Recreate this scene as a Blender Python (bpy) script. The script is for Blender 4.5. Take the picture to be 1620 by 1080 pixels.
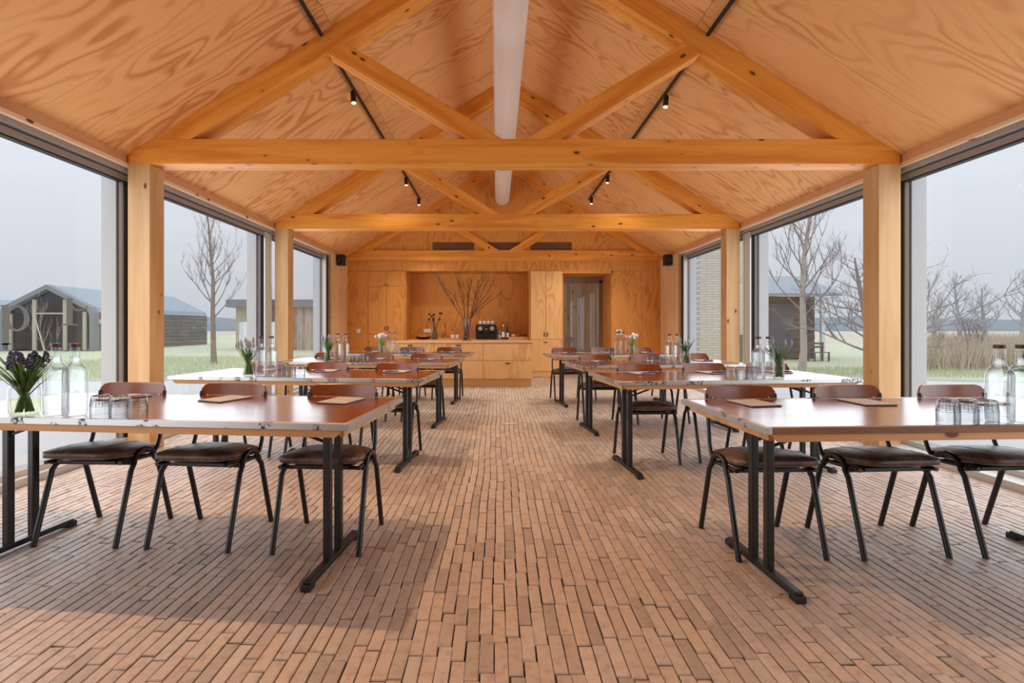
import bpy, math, random
from mathutils import Vector, Matrix, Euler
random.seed(7)
R = math.radians
S = bpy.context.scene
COL = S.collection
for o in list(bpy.data.objects): bpy.data.objects.remove(o)

# ------------------------------------------------------------------ camera, sky, lamps, exposure
cam_d = bpy.data.cameras.new('camera'); cam = bpy.data.objects.new('camera', cam_d); COL.objects.link(cam)
cam.location = (0, 0, 1.15); cam.rotation_euler = (R(90), 0, 0)
cam_d.sensor_width = 36; cam_d.lens = 780/1620*36
cam_d.shift_x = 24/1620; cam_d.shift_y = -23/1620
cam_d.clip_start = .05; cam_d.clip_end = 2000
S.camera = cam
S.view_settings.view_transform = 'Standard'; S.view_settings.look = 'None'
S.view_settings.gamma = 1; S.view_settings.use_curve_mapping = False
S.view_settings.exposure = 0.0

SKY = .93
W = bpy.data.worlds.new('overcast sky'); S.world = W; W.use_nodes = True
nt = W.node_tree; nt.nodes.clear()
wo = nt.nodes.new('ShaderNodeOutputWorld'); bg = nt.nodes.new('ShaderNodeBackground')
tc = nt.nodes.new('ShaderNodeTexCoord'); sx = nt.nodes.new('ShaderNodeSeparateXYZ')
mr = nt.nodes.new('ShaderNodeMapRange'); mr.inputs[1].default_value = 0; mr.inputs[2].default_value = 1
mr.inputs[3].default_value = .86*SKY; mr.inputs[4].default_value = 1.9*SKY
nt.links.new(tc.outputs['Generated'], sx.inputs[0]); nt.links.new(sx.outputs[2], mr.inputs[0])
bg.inputs[0].default_value = (.82, .865, .94, 1)
nt.links.new(mr.outputs[0], bg.inputs[1]); nt.links.new(bg.outputs[0], wo.inputs[0])

WARM = (1, .57, .27)
SOFT = (1, .86, .68)
def lamp(kind, loc, power, col, rot=(0, 0, 0), **kw):
    l = bpy.data.lights.new('lamp', kind); l.energy = power; l.color = col
    for k, v in kw.items(): setattr(l, k, v)
    o = bpy.data.objects.new('lamp', l); o.location = loc; o.rotation_euler = rot; COL.objects.link(o); return o
TL, TR, TZ = -1.64, 1.965, 3.80          # the two lighting tracks
HEADS = {(-1, 0): [-3.6, -2.2], (0, 0): [-.4, 2.78], (1, 0): [5.62, 7.12], (2, 0): [8.87, 10.3],
         (-1, 1): [-3.6, -2.2], (0, 1): [-.4, 2.7], (1, 1): [5.72, 7.1], (2, 1): [8.72, 10.2]}
LAMP_W = 70
for (bay, s), ys in HEADS.items():
    for y in ys:
        crisp = (bay == 0 and y > 2)
        lamp('SPOT', ((TL, TR)[s], y, TZ-.17), LAMP_W*(4 if crisp and s == 0 else 1.1 if crisp else .6 if 7 < y < 7.3 else 2.6 if bay > 0 else .3), WARM if bay < 1 else SOFT, (0, R(4 if s else -4), 0),
             spot_size=R(130 if crisp else 96), spot_blend=.8, shadow_soft_size=.03 if (crisp and s == 0) else .12)

# fill added to the daylight at every window, one large soft lamp per pane
FILL_W = 39
YM = [-4.5, -1.40, 1.63, 4.76, 7.60, 10.16]
for sg in (-1, 1):
    for y0, y1 in zip(YM[1:-1], YM[2:]):
        lamp('AREA', (.162+sg*(3.589+.09), (y0+y1)/2, 1.32), FILL_W*(y1-y0)/3, (.90, .95, 1.0), (0, R(90*sg), 0), shape='RECTANGLE', size=2.35, size_y=y1-y0-.2)

# ------------------------------------------------------------------ mesh helpers
class MB:
    def __init__(s): s.v = []; s.f = []; s.sm = []
    def add(s, vs, fs, smooth=False):
        n = len(s.v); s.v += [tuple(p) for p in vs]
        s.f += [tuple(i+n for i in f) for f in fs]; s.sm += [smooth]*len(fs); return s
    def box(s, x0, x1, y0, y1, z0, z1):
        return s.add([(x0,y0,z0),(x1,y0,z0),(x1,y1,z0),(x0,y1,z0),(x0,y0,z1),(x1,y0,z1),(x1,y1,z1),(x0,y1,z1)],
                     [(0,3,2,1),(4,5,6,7),(0,1,5,4),(1,2,6,5),(2,3,7,6),(3,0,4,7)])
    def prism(s, poly, a0, a1, axis='y'):       # polygon in the other two axes, extruded
        n = len(poly)
        def P(p, a): return (p[0], a, p[1]) if axis == 'y' else ((p[0], p[1], a) if axis == 'z' else (a, p[0], p[1]))
        vs = [P(p, a0) for p in poly]+[P(p, a1) for p in poly]
        fs = [tuple(range(n)), tuple(range(2*n-1, n-1, -1))]+[(i, i+n, (i+1) % n+n, (i+1) % n) for i in range(n)]
        return s.add(vs, fs)
    def tube(s, pts, r, n=8, caps=True, smooth=True):
        pts = [Vector(p) for p in pts]; m = len(pts)
        rs = r if isinstance(r, (list, tuple)) else [r]*m
        vs = []; up = None
        for i, p in enumerate(pts):
            d = (pts[min(i+1, m-1)]-pts[max(i-1, 0)])
            if d.length < 1e-9: d = Vector((0, 0, 1))
            d.normalize()
            if up is None:
                up = d.orthogonal().normalized()
            else:
                up = (up-d*up.dot(d))
                up = up.normalized() if up.length > 1e-6 else d.orthogonal().normalized()
            w = d.cross(up)
            for k in range(n):
                a = 2*math.pi*k/n
                vs.append(p+(up*math.cos(a)+w*math.sin(a))*rs[i])
        fs = [(i*n+k, i*n+(k+1) % n, (i+1)*n+(k+1) % n, (i+1)*n+k) for i in range(m-1) for k in range(n)]
        s.add(vs, fs, smooth)
        if caps: s.add(vs[:n], [tuple(range(n-1, -1, -1))]); s.add(vs[-n:], [tuple(range(n))])
        return s
    def lathe(s, prof, n=20, c=(0, 0, 0), smooth=True):
        vs = []; fs = []
        for (r, z) in prof:
            for k in range(n):
                a = 2*math.pi*k/n; vs.append((c[0]+r*math.cos(a), c[1]+r*math.sin(a), c[2]+z))
        for i in range(len(prof)-1):
            for k in range(n): fs.append((i*n+k, i*n+(k+1) % n, (i+1)*n+(k+1) % n, (i+1)*n+k))
        return s.add(vs, fs, smooth)
    def ball(s, c, r, n=10, m=6, sq=(1, 1, 1)):
        prof = [(max(1e-4, math.sin(math.pi*i/m)), -math.cos(math.pi*i/m)) for i in range(m+1)]
        vs = []; fs = []
        for (q, z) in prof:
            for k in range(n):
                a = 2*math.pi*k/n
                vs.append((c[0]+q*r*sq[0]*math.cos(a), c[1]+q*r*sq[1]*math.sin(a), c[2]+z*r*sq[2]))
        for i in range(m):
            for k in range(n): fs.append((i*n+k, i*n+(k+1) % n, (i+1)*n+(k+1) % n, (i+1)*n+k))
        return s.add(vs, fs, True)
    def slab(s, w, h, rad, t, fn, nu=12, nv=10):    # rounded rectangle with thickness, mapped by fn(u, v, side)
        vvs = []
        for j in range(nv+1):
            q = j/nv; vvs.append(-h/2*math.cos(math.pi*q))
        g = []
        for sd in (-1, 1):
            for v in vvs:
                e = abs(v)-(h/2-rad)
                hw = w/2 if e <= 0 else w/2-rad+math.sqrt(max(0, rad*rad-e*e))
                for i in range(nu+1):
                    u = -hw*math.cos(math.pi*i/nu); g.append(fn(u, v, sd))
        N = nu+1; K = N*(nv+1); fs = []
        for j in range(nv):
            for i in range(nu):
                a = j*N+i; fs.append((a, a+1, a+N+1, a+N)); b = a+K; fs.append((b, b+N, b+N+1, b+1))
            for i in (0, nu):
                a = j*N+i; q = (a, a+N, a+N+K, a+K); fs.append(q if i == 0 else q[::-1])
        for i in range(nu):
            a = i; fs.append((a, a+K, a+1+K, a+1)); a = nv*N+i; fs.append((a, a+1, a+1+K, a+K))
        return s.add(g, fs, True)
    def build(s, name, mat=None, parent=None, loc=None, rot=None, bevel=0, autosmooth=True):
        me = bpy.data.meshes.new(name); me.from_pydata(s.v, [], s.f)
        me.polygons.foreach_set('use_smooth', s.sm)
        me.validate(); me.update()
        if mat: me.materials.append(mat)
        o = bpy.data.objects.new(name, me); COL.objects.link(o)
        if parent: o.parent = parent
        if loc: o.location = loc
        if rot: o.rotation_euler = rot
        if bevel:
            b = o.modifiers.new('bevel', 'BEVEL'); b.width = bevel; b.segments = 2; b.limit_method = 'ANGLE'
        return o

def tag(o, label=None, cat=None, group=None, kind=None):
    if label:
        assert 4 <= len(label.split()) <= 16, label
        o['label'] = label
    if cat: o['category'] = cat
    if group: o['group'] = group
    if kind: o['kind'] = kind
    return o
def thing(name, loc=(0, 0, 0), rz=0, label=None, cat=None, group=None, kind=None):
    o = bpy.data.objects.new(name, None); COL.objects.link(o); o.location = loc; o.rotation_euler = (0, 0, rz)
    o.empty_display_size = .1
    return tag(o, label, cat, group, kind)
KIDS = {}
def kids(o): return [c for c in bpy.data.objects if c.parent == o]
def dup(root, loc, rz, label=None, group=None):
    def cp(o, par):
        c = o.copy(); COL.objects.link(c)
        if par: c.parent = par
        if o not in KIDS: KIDS[o] = list(o.children)
        for ch in KIDS[o]: cp(ch, c)
        return c
    r = cp(root, None); r.location = loc; r.rotation_euler = (0, 0, rz)
    if label: tag(r, label)
    if group: r['group'] = group
    return r

# ------------------------------------------------------------------ materials
def newmat(name):
    m = bpy.data.materials.new(name); m.use_nodes = True
    n = m.node_tree; b = n.nodes['Principled BSDF']; return m, n, b
def N(n, t, **kw):
    x = n.nodes.new(t)
    for k, v in kw.items(): setattr(x, k, v)
    return x
def math_(n, op, a, b=None, c=None):
    x = n.nodes.new('ShaderNodeMath'); x.operation = op
    for i, q in enumerate((a, b, c)):
        if q is None: continue
        if isinstance(q, (int, float)): x.inputs[i].default_value = q
        else: n.links.new(q, x.inputs[i])
    return x.outputs[0]
def mixc(n, f, a, b):
    x = n.nodes.new('ShaderNodeMix'); x.data_type = 'RGBA'
    for i, q in ((0, f), (6, a), (7, b)):
        if isinstance(q, (int, float)): x.inputs[i].default_value = q
        elif isinstance(q, tuple): x.inputs[i].default_value = (*q, 1) if len(q) == 3 else q
        else: n.links.new(q, x.inputs[i])
    return x.outputs[2]
def noise(n, vec, sc, det=2, rough=.5, dist=0):
    x = n.nodes.new('ShaderNodeTexNoise'); x.inputs['Scale'].default_value = sc
    x.inputs['Detail'].default_value = det; x.inputs['Roughness'].default_value = rough; x.inputs['Distortion'].default_value = dist
    n.links.new(vec, x.inputs['Vector']); return x.outputs[0]
def coords(n, scale=(1, 1, 1), src='Object', rnd=True, rot=(0, 0, 0)):
    t = n.nodes.new('ShaderNodeTexCoord'); v = t.outputs[src]
    if rnd:
        oi = n.nodes.new('ShaderNodeObjectInfo')
        cx = n.nodes.new('ShaderNodeCombineXYZ')
        for i, k in enumerate((37., 51., 23.)):
            n.links.new(math_(n, 'MULTIPLY', oi.outputs['Random'], k), cx.inputs[i])
        a = n.nodes.new('ShaderNodeVectorMath'); a.operation = 'ADD'
        n.links.new(v, a.inputs[0]); n.links.new(cx.outputs[0], a.inputs[1]); v = a.outputs[0]
    m = n.nodes.new('ShaderNodeMapping'); m.inputs['Scale'].default_value = scale; m.inputs['Rotation'].default_value = rot
    n.links.new(v, m.inputs[0]); return m.outputs[0]
def smooth(n, v, a, b):
    x = n.nodes.new('ShaderNodeMapRange'); x.interpolation_type = 'SMOOTHSTEP'
    x.inputs[1].default_value = a; x.inputs[2].default_value = b; n.links.new(v, x.inputs[0]); return x.outputs[0]
def plain(name, col, rough=.5, metal=0, spec=.5, emit=None, es=0, var=0):
    m, n, b = newmat(name)
    b.inputs['Base Color'].default_value = (*col, 1)
    b.inputs['Roughness'].default_value = rough; b.inputs['Metallic'].default_value = metal
    b.inputs['Specular IOR Level'].default_value = spec
    if var:
        v = coords(n); f = noise(n, v, 9, 4, .6)
        n.links.new(mixc(n, f, tuple(c*(1-var) for c in col), tuple(min(1, c*(1+var)) for c in col)), b.inputs['Base Color'])
    if emit: b.inputs['Emission Color'].default_value = (*emit, 1); b.inputs['Emission Strength'].default_value = es
    return m
def stretch(axis, along, across):
    return tuple(along if i == axis else across for i in range(3))
def plywood(name, light, dark, axis=0, k=16, rough=.55, amt=.85, scale=1, pw=2.2):
    """rotary-cut veneer: contour bands of a field stretched along the grain"""
    m, n, b = newmat(name)
    v = coords(n, tuple(c*scale for c in stretch(axis, .55, 1.9)))
    f = noise(n, v, 1.0, 2.2, .45, .35)
    band = math_(n, 'SINE', math_(n, 'MULTIPLY', f, k*2*math.pi/3.0))
    band = math_(n, 'POWER', math_(n, 'MULTIPLY_ADD', band, .5, .5), pw)
    v2 = coords(n, tuple(c*scale for c in stretch(axis, 1.5, 90)))
    st = noise(n, v2, 1.0, 3, .6)
    v3 = coords(n, tuple(c*scale for c in stretch(axis, .4, 1.2)))
    big = noise(n, v3, 1.2, 1, .5)
    fac = math_(n, 'MULTIPLY', band, smooth(n, big, .25, .7))
    fac = math_(n, 'MULTIPLY_ADD', math_(n, 'SUBTRACT', st, .5), .55, math_(n, 'MULTIPLY', fac, amt))
    fac = math_(n, 'MAXIMUM', math_(n, 'MINIMUM', fac, 1.), 0.)
    n.links.new(mixc(n, fac, light, dark), b.inputs['Base Color'])
    b.inputs['Roughness'].default_value = rough; b.inputs['Specular IOR Level'].default_value = .3
    return m
def timber(name, light, dark, knot=(.13, .05, .015), axis=0, rough=.5):
    m, n, b = newmat(name)
    v = coords(n, stretch(axis, .8, 9)); f = noise(n, v, 1.0, 3, .55, .6)
    v2 = coords(n, stretch(axis, 2, 120)); st = noise(n, v2, 1, 2, .6)
    fac = math_(n, 'MULTIPLY_ADD', math_(n, 'SUBTRACT', st, .5), .5, smooth(n, f, .3, .75))
    fac = math_(n, 'MAXIMUM', math_(n, 'MINIMUM', fac, 1.), 0.)
    c = mixc(n, fac, light, dark)
    vo = n.nodes.new('ShaderNodeTexVoronoi'); vo.inputs['Scale'].default_value = 1; vo.inputs['Randomness'].default_value = 1
    n.links.new(coords(n, stretch(axis, 3.6, 7.5)), vo.inputs['Vector'])
    inv = smooth(n, vo.outputs['Distance'], .085, .135)
    kf = math_(n, 'SUBTRACT', 1., inv)
    sep = n.nodes.new('ShaderNodeSeparateColor'); n.links.new(vo.outputs['Color'], sep.inputs[0])
    kf = math_(n, 'MULTIPLY', kf, math_(n, 'GREATER_THAN', sep.outputs[0], .25))
    halo = math_(n, 'MULTIPLY', math_(n, 'SUBTRACT', 1., smooth(n, vo.outputs['Distance'], .12, .30)), .35)
    c = mixc(n, halo, c, dark); c = mixc(n, kf, c, knot)
    n.links.new(c, b.inputs['Base Color']); b.inputs['Roughness'].default_value = rough
    b.inputs['Specular IOR Level'].default_value = .3
    return m
def thin_glass(name, tint=(1, 1, 1), refl=1.0, edge=0):
    m = bpy.data.materials.new(name); m.use_nodes = True; n = m.node_tree; n.nodes.clear()
    o = N(n, 'ShaderNodeOutputMaterial'); t = N(n, 'ShaderNodeBsdfTransparent'); g = N(n, 'ShaderNodeBsdfGlossy')
    t.inputs[0].default_value = (*tint, 1); g.inputs['Roughness'].default_value = 0.0
    fr = N(n, 'ShaderNodeFresnel'); ge = N(n, 'ShaderNodeNewGeometry')      # both faces of the sheet reflect as air to glass
    n.links.new(math_(n, 'SUBTRACT', 1.45, math_(n, 'MULTIPLY', ge.outputs['Backfacing'], 1.45-1/1.45)), fr.inputs[0])
    mx = N(n, 'ShaderNodeMixShader')
    if edge:      # longer way through the wall of the vessel at its outline
        lw_ = N(n, 'ShaderNodeLayerWeight'); lw_.inputs[0].default_value = .5
        n.links.new(mixc(n, math_(n, 'POWER', lw_.outputs['Facing'], 3.0), tint, tuple(c*edge for c in tint)), t.inputs[0])
    n.links.new(math_(n, 'MULTIPLY', fr.outputs[0], refl), mx.inputs[0])
    n.links.new(t.outputs[0], mx.inputs[1]); n.links.new(g.outputs[0], mx.inputs[2]); n.links.new(mx.outputs[0], o.inputs[0])
    return m
def soft_water(name, col, mix=.16, ior=1.33):
    """water that half bends and half lets straight through what lies behind"""
    m, n, b = newmat(name); o = n.nodes['Material Output']
    b.inputs['Base Color'].default_value = (*col, 1); b.inputs['Transmission Weight'].default_value = 1
    b.inputs['Roughness'].default_value = 0; b.inputs['IOR'].default_value = ior
    t = N(n, 'ShaderNodeBsdfTransparent'); t.inputs[0].default_value = (*col, 1); mx = N(n, 'ShaderNodeMixShader'); mx.inputs[0].default_value = mix
    n.links.new(t.outputs[0], mx.inputs[1]); n.links.new(b.outputs[0], mx.inputs[2]); n.links.new(mx.outputs[0], o.inputs[0])
    return m
def glass(name, col=(1, 1, 1), ior=1.45, rough=0):
    m, n, b = newmat(name)
    b.inputs['Base Color'].default_value = (*col, 1); b.inputs['Transmission Weight'].default_value = 1
    b.inputs['Roughness'].default_value = rough; b.inputs['IOR'].default_value = ior
    return m

CEIL_L, CEIL_D = (.78, .40, .155), (.52, .19, .042)
M = {}
M['ceil'] = plywood('ceiling plywood', CEIL_L, CEIL_D, 0, 40, amt=.85, scale=1.2, pw=2.6)
M['ply_v'] = plywood('wall plywood', (.66, .28, .06), (.38, .125, .02), 2, 24, scale=1.8, amt=.6)
M['ply_c'] = plywood('cabinet plywood', (.80, .47, .20), (.57, .27, .08), 2, 22, scale=1.6, amt=.7)
M['ply_kick'] = plywood('plinth plywood', (.70, .38, .14), (.42, .18, .05), 0, 20)
M['timber'] = timber('spruce timber', (.80, .35, .06), (.62, .20, .022))
M['post'] = timber('daylit spruce post', (.62, .40, .20), (.52, .30, .12))  # same spruce as the beams, the light on the posts put into the colour
M['timber_pale'] = timber('pale spruce panel', (.82, .58, .34), (.72, .45, .22), axis=2)
M['fascia'] = plywood('eave fascia plywood', (.66, .36, .17), (.45, .2, .07), 1, 14)
M['trimpale'] = timber('pale eave batten', (.82, .62, .42), (.72, .48, .28), axis=1)
M['alu'] = plain('grey brown aluminium', (.34, .31, .295), .45, .2)
M['alu_pale'] = plain('pale aluminium', (.56, .575, .59), .4, .2)
M['gasket'] = plain('black gasket', (.012, .014, .018), .5)
M['fin'] = plain('white coated fin', (.88, .92, .95), .5)
M['black'] = plain('black steel', (.012, .012, .014), .35)
M['blackplastic'] = plain('black plastic', (.010, .010, .012), .5)
M['steel'] = plain('brushed steel', (.6, .6, .6), .3, 1)
M['pane'] = thin_glass('window glass', (.97, .985, .99), .8)
M['clear'] = thin_glass('clear bottle glass', (.97, .98, .98), 1.2, .5)
M['tumbler'] = thin_glass('tumbler glass', (.92, .94, .95), 1.3, .3)
M['water'] = soft_water('water', (.92, .94, .95))
M['jarwater'] = soft_water('vase water', (.88, .93, .78))
M['duct'] = plain('grey white duct fabric', (.74, .64, .56), .8)
M['leaf'] = plain('green leaf', (.055, .15, .03), .45, var=.5)
M['stem'] = plain('pale green stem', (.22, .36, .09), .5, var=.3)
M['bluebloom'] = plain('blue grape hyacinth', (.06, .075, .16), .6, var=.4)
M['lilacbloom'] = plain('lilac bud', (.30, .32, .42), .6, var=.3)
M['whitebloom'] = plain('white lilac bloom', (.74, .73, .78), .6, var=.15)
M['cap'] = plain('brown cap', (.10, .035, .02), .4)
M['cork'] = plain('cork stopper', (.30, .18, .10), .8, var=.2)
M['paper'] = plain('grey notepad paper', (.44, .425, .41), .7)
M['board'] = plain('dark notepad board', (.10, .085, .075), .6)
M['pen'] = plain('blue pen plastic', (.035, .03, .22), .3)
M['penwhite'] = plain('white pen plastic', (.75, .75, .75), .3)
M['white'] = plain('white plastic', (.75, .75, .75), .4)
M['copper'] = plain('dark metal handle', (.06, .03, .02), .4, .5)
M['lens'] = plain('warm lamp lens', (1, .8, .6), .3, emit=(1, .5, .2), es=4)
M['worktop'] = plywood('worktop plywood', (.62, .36, .19), (.45, .22, .09), 0, 10)

def mat_brick():
    m, n, b = newmat('paving clinker')
    g = n.nodes.new('ShaderNodeNewGeometry'); oi = n.nodes.new('ShaderNodeObjectInfo')
    r = math_(n, 'FRACT', math_(n, 'ADD', g.outputs['Random Per Island'], math_(n, 'MULTIPLY', oi.outputs['Random'], 7.31)))
    cr = n.nodes.new('ShaderNodeValToRGB'); n.links.new(r, cr.inputs[0])
    el = cr.color_ramp.elements
    el[0].position = 0; el[0].color = (.36, .305, .27, 1); el[1].position = 1; el[1].color = (.54, .46, .405, 1)
    for p, c in ((.2, (.42, .352, .31)), (.5, (.48, .398, .345)), (.75, (.51, .41, .345)), (.9, (.47, .415, .38))):
        e = el.new(p); e.color = (*c, 1)
    v = coords(n, (1, 1, 1), 'Object', False)
    gp = n.nodes.new('ShaderNodeNewGeometry')
    f = noise(n, gp.outputs['Position'], 26, 5, .65); f2 = noise(n, gp.outputs['Position'], 160, 3, .6)
    c = mixc(n, math_(n, 'MULTIPLY', smooth(n, f, .45, .75), .45), cr.outputs[0], (.16, .10, .075))
    c = mixc(n, math_(n, 'MULTIPLY', smooth(n, f2, .5, .8), .3), c, (.46, .34, .26))
    n.links.new(c, b.inputs['Base Color'])
    b.inputs['Roughness'].default_value = .52; b.inputs['Specular IOR Level'].default_value = .55
    bp = n.nodes.new('ShaderNodeBump'); bp.inputs['Strength'].default_value = .25; bp.inputs['Distance'].default_value = .004
    n.links.new(f2, bp.inputs['Height']); n.links.new(bp.outputs[0], b.inputs['Normal'])
    return m
M['brick'] = mat_brick()
M['sand'] = plain('dark joint sand', (.06, .042, .033), .95, var=.4)
def mat_tabletop():
    m, n, b = newmat('red brown linoleum')
    v = coords(n, (1, 3, 1)); f = noise(n, v, 3, 4, .6)
    n.links.new(mixc(n, f, (.125, .024, .007), (.20, .042, .011)), b.inputs['Base Color'])
    n.links.new(math_(n, 'MULTIPLY_ADD', f, .14, .17), b.inputs['Roughness']); b.inputs['Coat Weight'].default_value = .68; b.inputs['Coat IOR'].default_value = 1.5; b.inputs['Coat Roughness'].default_value = .16; b.inputs['Specular IOR Level'].default_value = .2
    return m
M['top'] = mat_tabletop()
def mat_band():
    m, n, b = newmat('worn aluminium edging')
    v = coords(n, (1, 1, 1)); a = smooth(n, noise(n, v, 9, 1, .4), .57, .59); c = smooth(n, noise(n, v, 90, 4, .7), .42, .6)
    d = math_(n, 'MULTIPLY', a, c)
    n.links.new(mixc(n, d, (.50, .49, .48), (.06, .045, .04)), b.inputs['Base Color'])
    b.inputs['Metallic'].default_value = .85; n.links.new(math_(n, 'MULTIPLY_ADD', d, .4, .38), b.inputs['Roughness'])
    return m
M['band'] = mat_band()
M['edgewood'] = timber('dark worn edge wood', (.34, .15, .06), (.20, .08, .03))
M['apron'] = timber('pine apron', (.70, .38, .16), (.52, .24, .08))
def mat_leather():
    m, n, b = newmat('worn brown leather')
    v = coords(n); f = noise(n, v, 11, 5, .65); c = mixc(n, smooth(n, f, .35, .72), (.05, .028, .02), (.22, .12, .075))
    n.links.new(c, b.inputs['Base Color']); n.links.new(math_(n, 'MULTIPLY_ADD', f, .3, .28), b.inputs['Roughness'])
    bp = n.nodes.new('ShaderNodeBump'); bp.inputs['Strength'].default_value = .25; bp.inputs['Distance'].default_value = .01
    n.links.new(noise(n, v, 28, 5, .6), bp.inputs['Height']); n.links.new(bp.outputs[0], b.inputs['Normal'])
    return m
M['leather'] = mat_leather()
def mat_back():
    m, n, b = newmat('varnished red brown plywood')
    v = coords(n, (7, 60, 1.5)); f = noise(n, v, 1, 3, .6)
    n.links.new(mixc(n, f, (.16, .045, .018), (.30, .095, .035)), b.inputs['Base Color'])
    b.inputs['Roughness'].default_value = .28; b.inputs['Coat Weight'].default_value = .4; b.inputs['Coat Roughness'].default_value = .15
    return m
M['back'] = mat_back()

# ------------------------------------------------------------------ building data
CX, HALF, EAVE, RIDGE, SL = .162, 3.589, 2.756, 5.006, .627
XL, XR = CX-HALF, CX+HALF            # inner wall faces
YB, Y0 = 11.30, -4.6                  # back wall plane, rear end
FR = [-1.48, 1.55, 4.577, 7.61, 11.23]
def zc(x): return RIDGE-SL*abs(x-CX)

# ---------------- floor
floor = MB().box(XL-.13, XR+.13, Y0, 12.9, -.20, -.034).build('floor', M['sand']); tag(floor, kind='structure')
PITX, PITY = .0515, .2075
def brick_mesh(mb, cx, cy, w, l, dz, rz, j):
    c, s = math.cos(rz), math.sin(rz); vs = []
    for (ins, z) in ((.0032, 0.), (0., -.0035), (0., -.034)):
        for (a, b_) in ((-1, -1), (1, -1), (1, 1), (-1, 1)):
            x = a*(w/2-ins)+j[(a+1)//2]*b_*.5; y = b_*(l/2-ins)
            vs.append((cx+x*c-y*s, cy+x*s+y*c, z+dz))
    fs = [(0, 1, 2, 3)]
    for r_ in (0, 4):
        for k in range(4): fs.append((r_+(k+1) % 4, r_+k, r_+k+4, r_+(k+1) % 4+4))
    mb.add(vs, fs)
rb = random.Random(3)
cells = []
nrow = int((XR-XL)/PITX)
for i in range(nrow):
    x = XL+.02+PITX*(i+.5); y = -.6+rb.random()*PITY
    while y < 12.2:
        if not (y > YB and (x < 1.5 or x > 2.65)):
            wx = .007*math.sin(2.1*y+1.3*math.sin(2.2*x))+.004*math.sin(5.3*y+x*4)
            cells.append((x+wx, y, .0484+rb.uniform(-.002, .0012), .2030+rb.uniform(-.005, .002), rb.uniform(-.0022, .0012),
                          rb.uniform(-.008, .008), (rb.uniform(-.0015, .0015), rb.uniform(-.0015, .0015))))
        y += PITY*rb.choice((1, 1, 1, 1, .985, 1.015))
def in_view(c):
    px = 786+780*c[0]/c[1] if c[1] > .3 else -1; py = 517+780*1.15/c[1] if c[1] > .3 else 9999
    return 0 < px < 1620 and py < 1085
near = sorted([c for c in cells if in_view(c)], key=lambda c: c[1]**2+.15*c[0]**2)[:300]
nset = set(near)
fld = MB()
for c in cells:
    if c not in nset: brick_mesh(fld, *c)
tag(fld.build('brick_field', M['brick'], floor), kind='stuff')
bm_ = []
for k in range(8):
    mb = MB(); brick_mesh(mb, 0, 0, .0484+rb.uniform(-.002, .001), .2030+rb.uniform(-.004, .002), 0, 0, (rb.uniform(-.0015, .0015), rb.uniform(-.0015, .0015)))
    o = mb.build('brick', M['brick'], floor); bm_.append(o.data); bpy.data.objects.remove(o)
for c in near:
    o = bpy.data.objects.new('brick', rb.choice(bm_)); COL.objects.link(o); o.parent = floor
    o.location = (c[0], c[1], c[4]); o.rotation_euler = (0, 0, c[5])
# floor socket
fs_ = thing('floor_socket', (.15, 5.83, .001), 0, 'small square steel socket cover set into the brick floor in the aisle', 'socket')
MB().box(-.085, .085, -.05, .05, -.01, .004).build('frame', M['steel'], fs_)
MB().box(-.07, .07, -.036, .036, .004, .007).build('lid', M['alu_pale'], fs_)

# ---------------- ceiling: plywood sheets as parts
ceil = thing('ceiling', kind='structure')
ang = math.atan(SL); Ls = (HALF+.12)/math.cos(ang)
cuts = [0, 2.0, Ls]
sheets = {}
ys = [Y0]
y = 4.07-1.22*7
while y < YB+.05:
    if y > Y0+.05: ys.append(y)
    y += 1.22
ys.append(YB+.02)
for side in (0, 1):
    for k in range(len(ys)-1):
        for q in range(2):
            a0, a1 = cuts[q], cuts[q+1]
            key = (q, round(ys[k+1]-ys[k], 3), )
            if key not in sheets:
                L, D = a1-a0, ys[k+1]-ys[k]
                o = MB().box(.0015, L-.0015, .0015, D-.0015, 0, .018).build('ceiling_panel', M['ceil'], ceil); sheets[key] = o.data; bpy.data.objects.remove(o)
            o = bpy.data.objects.new('ceiling_panel', sheets[key]); COL.objects.link(o); o.parent = ceil
            if side:   # right slope, local x runs down the slope to the right
                mt = Matrix.Translation((CX, ys[k], RIDGE)) @ Matrix.Rotation(ang, 4, 'Y') @ Matrix.Translation((a0, 0, 0))
            else:
                mt = Matrix.Translation((CX, ys[k+1], RIDGE)) @ Matrix.Rotation(math.pi, 4, 'Z') @ Matrix.Rotation(ang, 4, 'Y') @ Matrix.Translation((a0, 0, 0))
            o.matrix_local = mt
rf = MB()
for sgn in (-1, 1):
    e = HALF+.22
    P = [(CX, RIDGE+.03), (CX+sgn*e, zc(CX+e)+.03), (CX+sgn*e, zc(CX+e)+.25), (CX, RIDGE+.25)]
    rf.prism(P if sgn > 0 else P[::-1], Y0-.3, 12.6)
tag(rf.build('trim_1', M['alu']), kind='structure')   # the outer roof

# ---------------- timber frames
def member(name, poly, a, y0, y1, parent, mat=None):
    """polygon in the frame plane, local x along the grain"""
    ox, oz = poly[0]; c, s = math.cos(a), math.sin(a)
    loc = [((x-ox)*c+(z-oz)*s, -(x-ox)*s+(z-oz)*c) for x, z in poly]
    ar = sum(loc[i][0]*loc[(i+1) % len(loc)][1]-loc[(i+1) % len(loc)][0]*loc[i][1] for i in range(len(loc)))
    if ar < 0: loc = loc[::-1]
    return MB().prism(loc, 0, y1-y0).build(name, mat or M['timber'], parent, (ox, y0, oz), (0, -a, 0), bevel=.004)
BB, BT = 2.664, 2.896
words = {0: 'timber truss frame overhead behind the viewer', 1: 'timber truss frame overhead closest to the viewer', 2: 'largest fully seen spruce truss frame with posts, nearest across the room',
         3: 'middle spruce truss frame with posts, second from the back wall', 4: 'spruce truss set against the back gable wall under the vents'}
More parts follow.
